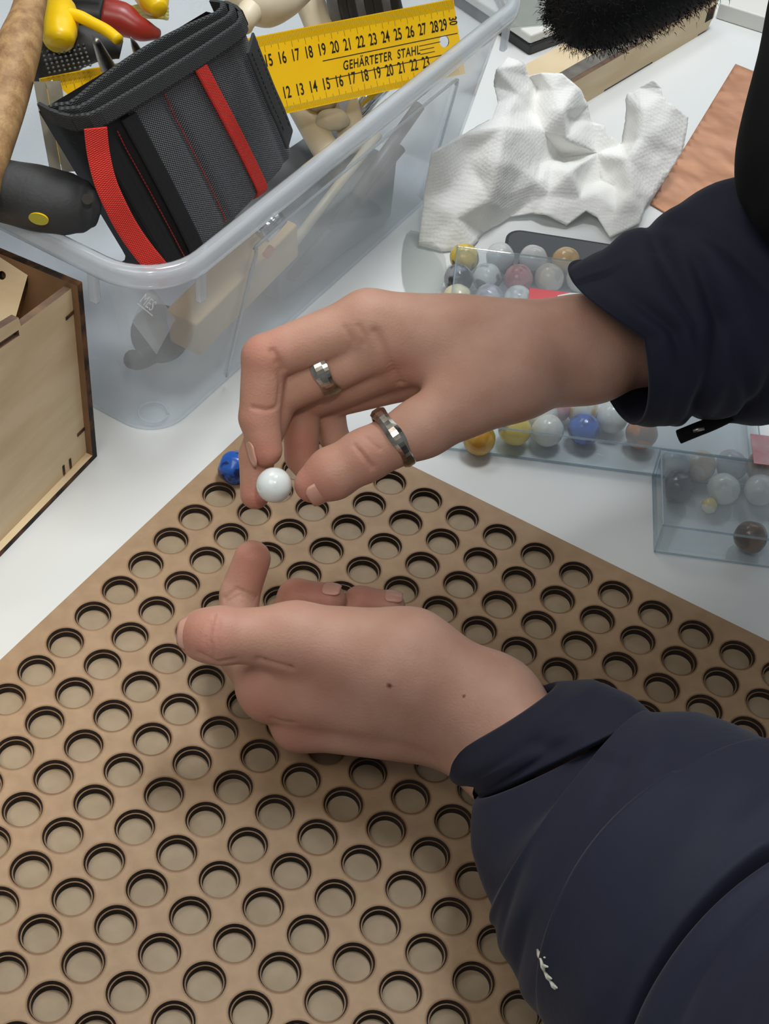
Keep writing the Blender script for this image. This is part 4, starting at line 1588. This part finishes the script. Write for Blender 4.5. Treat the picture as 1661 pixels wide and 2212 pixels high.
red = [(hit(bvl, 445, 1378), 14, .8), (hit(bvl, 560, 1530), 16, .7), (hit(bvl, 630, 1590), 14, .7), (hit(bvl, 540, 1215), 13, .9), (hit(bvl, 400, 1380), 9, .9), (hit(bvl, 650, 1270), 11, .9), (hit(bvl, 700, 1278), 8, .9), (hit(bvl, 790, 1290), 10, .8),
       (hit(bvl, 640, 1480), 26, .35), (hit(bvr, 560, 760), 14, .7), (hit(bvr, 560, 985), 11, 1.0), (hit(bvr, 545, 1080), 11, 1.0), (hit(bvr, 660, 1050), 14, .9), (hit(bvr, 650, 960), 12, .8), (hit(bvr, 545, 890), 14, .6), (hit(bvr, 795, 985), 12, .5), (hit(bvr, 870, 800), 10, .5)]
skin_attrs(body, Vb, red, [(hit(bvl, 841, 1481), 1.0), (hit(bvl, 628, 1441), 0.9), (hit(bvl, 1002, 1504), 0.6), (hit(bvl, 572, 1426), 0.8)])


def nail(tip, dip, dors, r, wdeg, l0, l1):
    tip, dip, dors = Vector(tip), Vector(dip), Vector(dors)
    ax = (tip - dip).normalized()
    n = (dors - ax * dors.dot(ax)).normalized()
    s = ax.cross(n)
    V, F = [], []
    NU, NV = 10, 10
    for j in range(NV + 1):
        t = j / NV
        x = l0 + (l1 - l0) * t
        wsc = (1 - max(0, (t - .72) / .28) ** 2 * .35) * (1 - max(0, (.25 - t) / .25) ** 2 * .3)
        rr = r + 0.35
        if x > 0:
            rr = math.sqrt(max(rr * rr - x * x * .45, 1))
        for i in range(NU + 1):
            a = math.radians(wdeg) * wsc * (2 * i / NU - 1)
            V.append(tip + ax * x + n * (rr * math.cos(a)) + s * (rr * math.sin(a)))
    for j in range(NV):
        for i in range(NU):
            q = j * (NU + 1) + i
            F.append((q, q + 1, q + NU + 2, q + NU + 1))
    o = mk('fingernail', V, F, M_nail, person, True)
    md = o.modifiers.new('s', 'SOLIDIFY')
    md.thickness = 0.5 * MM
    md.offset = 0
    return o


VD = -(CR.col[2])            # towards the lens
RT, UP = CR.col[0], -CR.col[1]
nail(A3((436, 1371, 85)), A3((487, 1373, 88)), VD * .45 - RT * 1.0 + UP * .1, 10.6, 42, -5, 7.5)
nail(A3((712, 1296, 47)), A3((640, 1290, 44)), VD * .6 + UP * .8, 8.0, 33, -2.5, 6)
nail(A3((842, 1310, 41)), A3((778, 1304, 40)), VD * .6 + UP * .8, 7.6, 33, -2.5, 6)
nail(A3((574, 972, 113)), A3((560, 902, 124)), VD * .2 - RT * 1.0 - UP * .1, 7.8, 44, -5.5, 6.5)
nail(A3((676, 1046, 111)), A3((788, 984, 123)), VD * .75 - UP * .8 + RT * .1, 9.4, 42, -6, 4.0)

# ---- rings
def ring(c, ax, r, hw, tk, label, cut=0):
    c, ax = Vector(c), Vector(ax).normalized()
    u = ax.orthogonal().normalized()
    v = ax.cross(u)
    V, F = [], []
    n = 48
    prof = [(-hw, 0), (-hw, tk * .55), (-hw * .45, tk), (hw * .45, tk), (hw, tk * .55), (hw, 0)]
    for k in range(n):
        a = 2 * math.pi * k / n
        d = u * math.cos(a) + v * math.sin(a)
        for (x, y) in prof:
            fac = 1 + (0.12 * math.sin(a * 5) if cut else 0)
            V.append(c + ax * x * fac + d * (r + y))
    for k in range(n):
        for i in range(6):
            F.append((k * 6 + i, k * 6 + (i + 1) % 6, ((k + 1) % n) * 6 + (i + 1) % 6, ((k + 1) % n) * 6 + i))
    o = mk('ring', V, F, M_silver)
    return tag(o, label, 'ring')


tax = Vector(A3((788, 984, 123)) - TM)
ring(A3((850, 945, 128.5)), tax.normalized() + RT * .25 , 12.9, 3.2, 2.4, 'chunky silver ring on the thumb of the hand holding the marble', 1)
ring(A3((700, 800, 139)), Vector(M0 - A3((600, 852, 126))), 11.0, 3.6, 1.3, 'flat silver band on the middle finger of the raised hand', 1)


# ------------------------------------------------------------------ jacket
def sleeve(name, path, rads, n, mats, parent, seed, folds=(), amp=1.0, inner=14.0, steps=8, squash=1.0, up=(0, 0, 1), end_in=False, tilt=0.0, tlen=25.0, axes=None, lead=0.0):
    P = catmull(path, steps)
    R_ = interp(rads, steps)
    Lc = [0.0]
    for i in range(1, len(P)):
        Lc.append(Lc[-1] + (P[i] - P[i - 1]).length)
    T = [(P[min(i + 1, len(P) - 1)] - P[max(i - 1, 0)]).normalized() for i in range(len(P))]
    if axes:
        AX = [(CR @ Vector(a)).normalized() if a else T[min(i * steps, len(T) - 1)] for i, a in enumerate(axes)]
        T = [v.normalized() for v in interp(AX, steps)]
    V, F = [], []
    rings = []
    t0 = T[0]
    # inner lining: starts inside and comes out over the lip
    seq = [(P[0] + t0 * inner, R_[0] - 2.6, 0), (P[0] + t0 * 3, R_[0] - 2.0, 0), (P[0] - t0 * 0.4, R_[0] - 1.0, 0)] + [(P[i], R_[i], 1 if i else .2) for i in range(len(P))]
    if end_in:
        te = T[-1]
        seq += [(P[-1] - te * 2, R_[-1] - 5, 0), (P[-1] - te * 12, R_[-1] - 7, 0)]
    u = None
    for si, (p, r, wr) in enumerate(seq):
        i = max(0, min(si - 3, len(P) - 1))
        t = T[i]
        if u is None:
            u = Vector(up) - t * Vector(up).dot(t)
        u = (u - t * u.dot(t)).normalized()
        v = t.cross(u)
        rg = []
        for k in range(n):
            a = 2 * math.pi * k / n
            d = u * math.cos(a) * squash + v * math.sin(a)
            q = p + d * r
            if lead:
                q = q - t * (lead * r * max(0.0, d.dot((CAM - p).normalized()) + .25) * max(0.0, -d.dot(CR.col[1]) + .1) * math.exp(-Lc[i] / 30))
            if tilt:
                q = q + t * (tilt * r * d.dot((CAM - p).normalized()) * math.exp(-Lc[i] / tlen))
            nz = 0
            if wr:
                e = Vector((q.x * 0.012, q.y * 0.012, q.z * 0.012 + seed))
                nz = amp * wr * (3.2 * noise.noise(e) + 2.2 * noise.noise(Vector((Lc[i] * 0.045 + seed, a * 0.9 + math.sin(a) * .5, seed))))
                for (s0, a0, aw, sw, dp, sl) in folds:
                    da = (a - a0 + math.pi) % (2 * math.pi) - math.pi
                    nz -= dp * math.exp(-((Lc[i] - s0 - sl * da) / sw) ** 2) * math.exp(-(da / aw) ** 2)
            rg.append(q + d.normalized() * nz)
        rings.append(rg)
    for rg in rings:
        V += rg
    for i in range(len(rings) - 1):
        for k in range(n):
            F.append((i * n + k, i * n + (k + 1) % n, (i + 1) * n + (k + 1) % n, (i + 1) * n + k))
    return mk(name, V, F, mats, parent, True)


jl = [at(1086, 1582, 62), at(1150, 1625, 70), at(1235, 1668, 82), at(1272, 1712, 90)]
sl_near = sleeve('sleeve', [at(1200, 1640, 80), at(1206, 1690, 82), at(1228, 1752, 85), at(1240, 1764, 86), at(1312, 1804, 94), at(1400, 1876, 104), at(1500, 1962, 114), at(1600, 2050, 122), at(1680, 2120, 129), at(1712, 2148, 132), at(1740, 2174, 135), at(1820, 2250, 143), at(2080, 2520, 172)],
                 [37, 43, 47, 53, 61, 66, 69, 70, 67, 55, 67, 77, 80], 150, M_navy, person, 3.0,
                 folds=[(46, .1, .28, 4, 3.2, 12), (40, 1.3, .5, 3, 2, 14), (182, .6, 1.1, 5, 6, 8), (196, .2, .8, 4, 4, -8), (208, 1.0, .8, 5, 5, 10), (226, .5, .9, 6, 5, 14), (120, -.4, .5, 6, 2.5, 20), (58, 1.5, .35, 3, 2.0, 16)], amp=1.0, steps=10,
                 axes=[(.45, .89, -.1), (.6, .8, -.12), (.74, .6, -.3), (.78, .55, -.36), (.74, .58, -.36), (.7, .62, -.34), None, None, None, None, None, None, None])
tag(sl_near, 'puffy navy sleeve on the near arm')
cuff = sleeve('cuff', [at(1077, 1553, 66), at(1132, 1583, 70), at(1178, 1605, 73), at(1216, 1632, 76), at(1222, 1642, 78)], [26, 32, 34, 34, 29], 110, M_navy, sl_near, 8.0,
              folds=[(24, .75, .13, 9, 2.4, 0), (26, .15, .16, 9, 1.4, 0), (32, 1.05, .5, 3, 2.0, 6)], amp=.5, steps=8, end_in=True, squash=1.55,
              axes=[(.56, .83, -.06), (.60, .79, -.1), (.52, .86, -.16), (.44, .9, -.2), (.44, .9, -.2)])
# white mark on the sleeve edge
mb = MB()
ppx = [(1163, 2052), (1170, 2072), (1178, 2098), (1190, 2118), (1202, 2136)]
bsl = BVHTree.FromPolygons([v.co * 1000 for v in sl_near.data.vertices], [tuple(p.vertices) for p in sl_near.data.polygons])


def onsl(px, py, lift=.4):
    d = (CR @ Vector(((px - CX) / FPX, (py - CY) / FPX, 1.0))).normalized()
    for s_ in range(0, 60):
        h = bsl.ray_cast(CAM, (CR @ Vector(((px + s_ * 2 - CX) / FPX, (py - CY) / FPX, 1.0))).normalized())
        if h[0] is not None and s_ >= 0:
            return h[0] + h[1].normalized() * lift * (1 if h[1].dot(CAM - h[0]) > 0 else -1)
    return None


for i in range(4):
    a_, b_ = onsl(*ppx[i]), onsl(*ppx[i + 1])
    if a_ and b_:
        mb.tube([a_, a_ * .4 + b_ * .6, b_], [.4, .9, .4], 8)
        c_ = onsl(ppx[i][0] + 16, ppx[i][1] + 16)
        if c_:
            mb.tube([a_ * .5 + b_ * .5, c_], [.8, .3], 6)
if mb.v:
    tag(mb.build('embroidered_mark', mat('pale_thread', (196, 194, 180), .7), sl_near, True), 'small pale embroidered mark at the elbow edge')

_d = (at(1325, 735, 150) - CAM).dot(CR.col[2])
sl_far = sleeve('sleeve', [depthpt(1328, 735, _d), depthpt(1368, 724, _d + 1), depthpt(1420, 708, _d + 3), depthpt(1460, 698, _d + 5), depthpt(1520, 682, _d + 8), depthpt(1620, 655, _d + 13), depthpt(1780, 610, _d + 24), depthpt(2000, 550, _d + 40)],
                [41, 44, 48, 48.5, 54, 59, 62, 64], 150, M_navy, person, 5.0,
                folds=[(12, 0.8, .7, 3.5, 3, 6), (27, 1.2, .9, 3, 5, -8), (27, .2, .8, 3, 5, -6), (28, 2.4, .9, 3.5, 4, 8), (52, .5, .8, 5, 5, 16), (45, 2.0, .8, 4, 5, -14), (75, 1.2, .9, 6, 6, 14), (60, 3.0, .9, 5, 5, -10), (40, 1.5, .5, 3, 3, 12), (62, .9, .5, 4, 4, -18)], amp=1.2, inner=26, steps=10, lead=.75,
                axes=[(.966, -.256, .14), (.966, -.256, .14), (.96, -.25, .12), None, None, None, None, None])
tag(sl_far, 'puffy navy sleeve on the far arm')
mb = MB()
mb.tube(catmull([depthpt(1590, 890, _d + 8), depthpt(1540, 914, _d + 4), depthpt(1500, 930, _d + 2), depthpt(1466, 944, _d)], 4), [(3.4, 1.4)] * 13, 10)
mb.build('cuff_strap', M_black, sl_far, True)
mb = MB()
mb.tube([depthpt(1496, 931, _d), depthpt(1520, 924, _d)], 1.2, 8)
mb.build('strap_tip', M_steel, sl_far, True)

# dark hood edge at the right and fluffy trim at the top
hood = blob('hood_edge', [at(1830, -160, 236), at(1762, -40, 236), at(1738, 120, 236), at(1700, 290, 235), at(1695, 380, 234), at(1716, 460, 233), at(1750, 530, 233)], [19, 21, 22, 21.5, 21.5, 17, 6], M_black, person, 40)
tag(hood, 'smooth black hood edge hanging at the right border')
# unseen hood shell, added above the frame to shade the raised hand and boxes
hv, hf = [], []
for i in range(13):
    th_ = math.pi * (0.06 + 0.78 * i / 12)
    for k in range(28):
        ph_ = 2 * math.pi * k / 28
        q_ = 1 + 0.05 * noise.noise(Vector((math.cos(ph_) * 1.5, math.sin(ph_) * 1.5, i * .4)))
        hv.append(Vector((165 + 128 * q_ * math.sin(th_) * math.cos(ph_), 590 + 118 * q_ * math.sin(th_) * math.sin(ph_), 505 + 125 * math.cos(th_))))
for i in range(12):
    for k in range(28):
        hf.append((i * 28 + k, (i + 1) * 28 + k, (i + 1) * 28 + (k + 1) % 28, i * 28 + (k + 1) % 28))
ho = mk('hood', hv, hf + [tuple(range(28))], M_black, person, True)
md = ho.modifiers.new('s', 'SOLIDIFY')
md.thickness = 6 * MM
fc = [at(1600, -225, 225), at(1500, -135, 215), at(1400, -65, 205), at(1300, -14, 196), at(1245, 2, 192), at(1182, 0, 190)]
fur = blob('fur_edging', fc, [30, 34, 32, 30, 26, 8], M_fur, person, 28)
tag(fur, 'fluffy black fur edging at the top edge')
mb = MB()
fp = fur.data.polygons
idx_ = list(range(len(fp)))
for k in range(15000):
    p = fp[random.choice(idx_)]
    c = p.center * 1000 + Vector((random.gauss(0, 2.2), random.gauss(0, 2.2), random.gauss(0, 2.2)))
    n = p.normal
    d = (n + Vector((random.gauss(0, .5), random.gauss(0, .5), random.gauss(0, .5)))).normalized()
    s = d.orthogonal().normalized() * .22
    L_ = random.uniform(1.5, 3.6)
    tip = c + d * L_ + Vector((random.gauss(0, 1), random.gauss(0, 1), -1.0))
    mid = c + d * L_ * .5
    mb.add([c - s, c + s, mid + s * .8, mid - s * .8, tip], [(0, 1, 2, 3), (3, 2, 4)])
tag(mb.build('fur_hair', M_fur, fur), None, None, None, 'stuff')
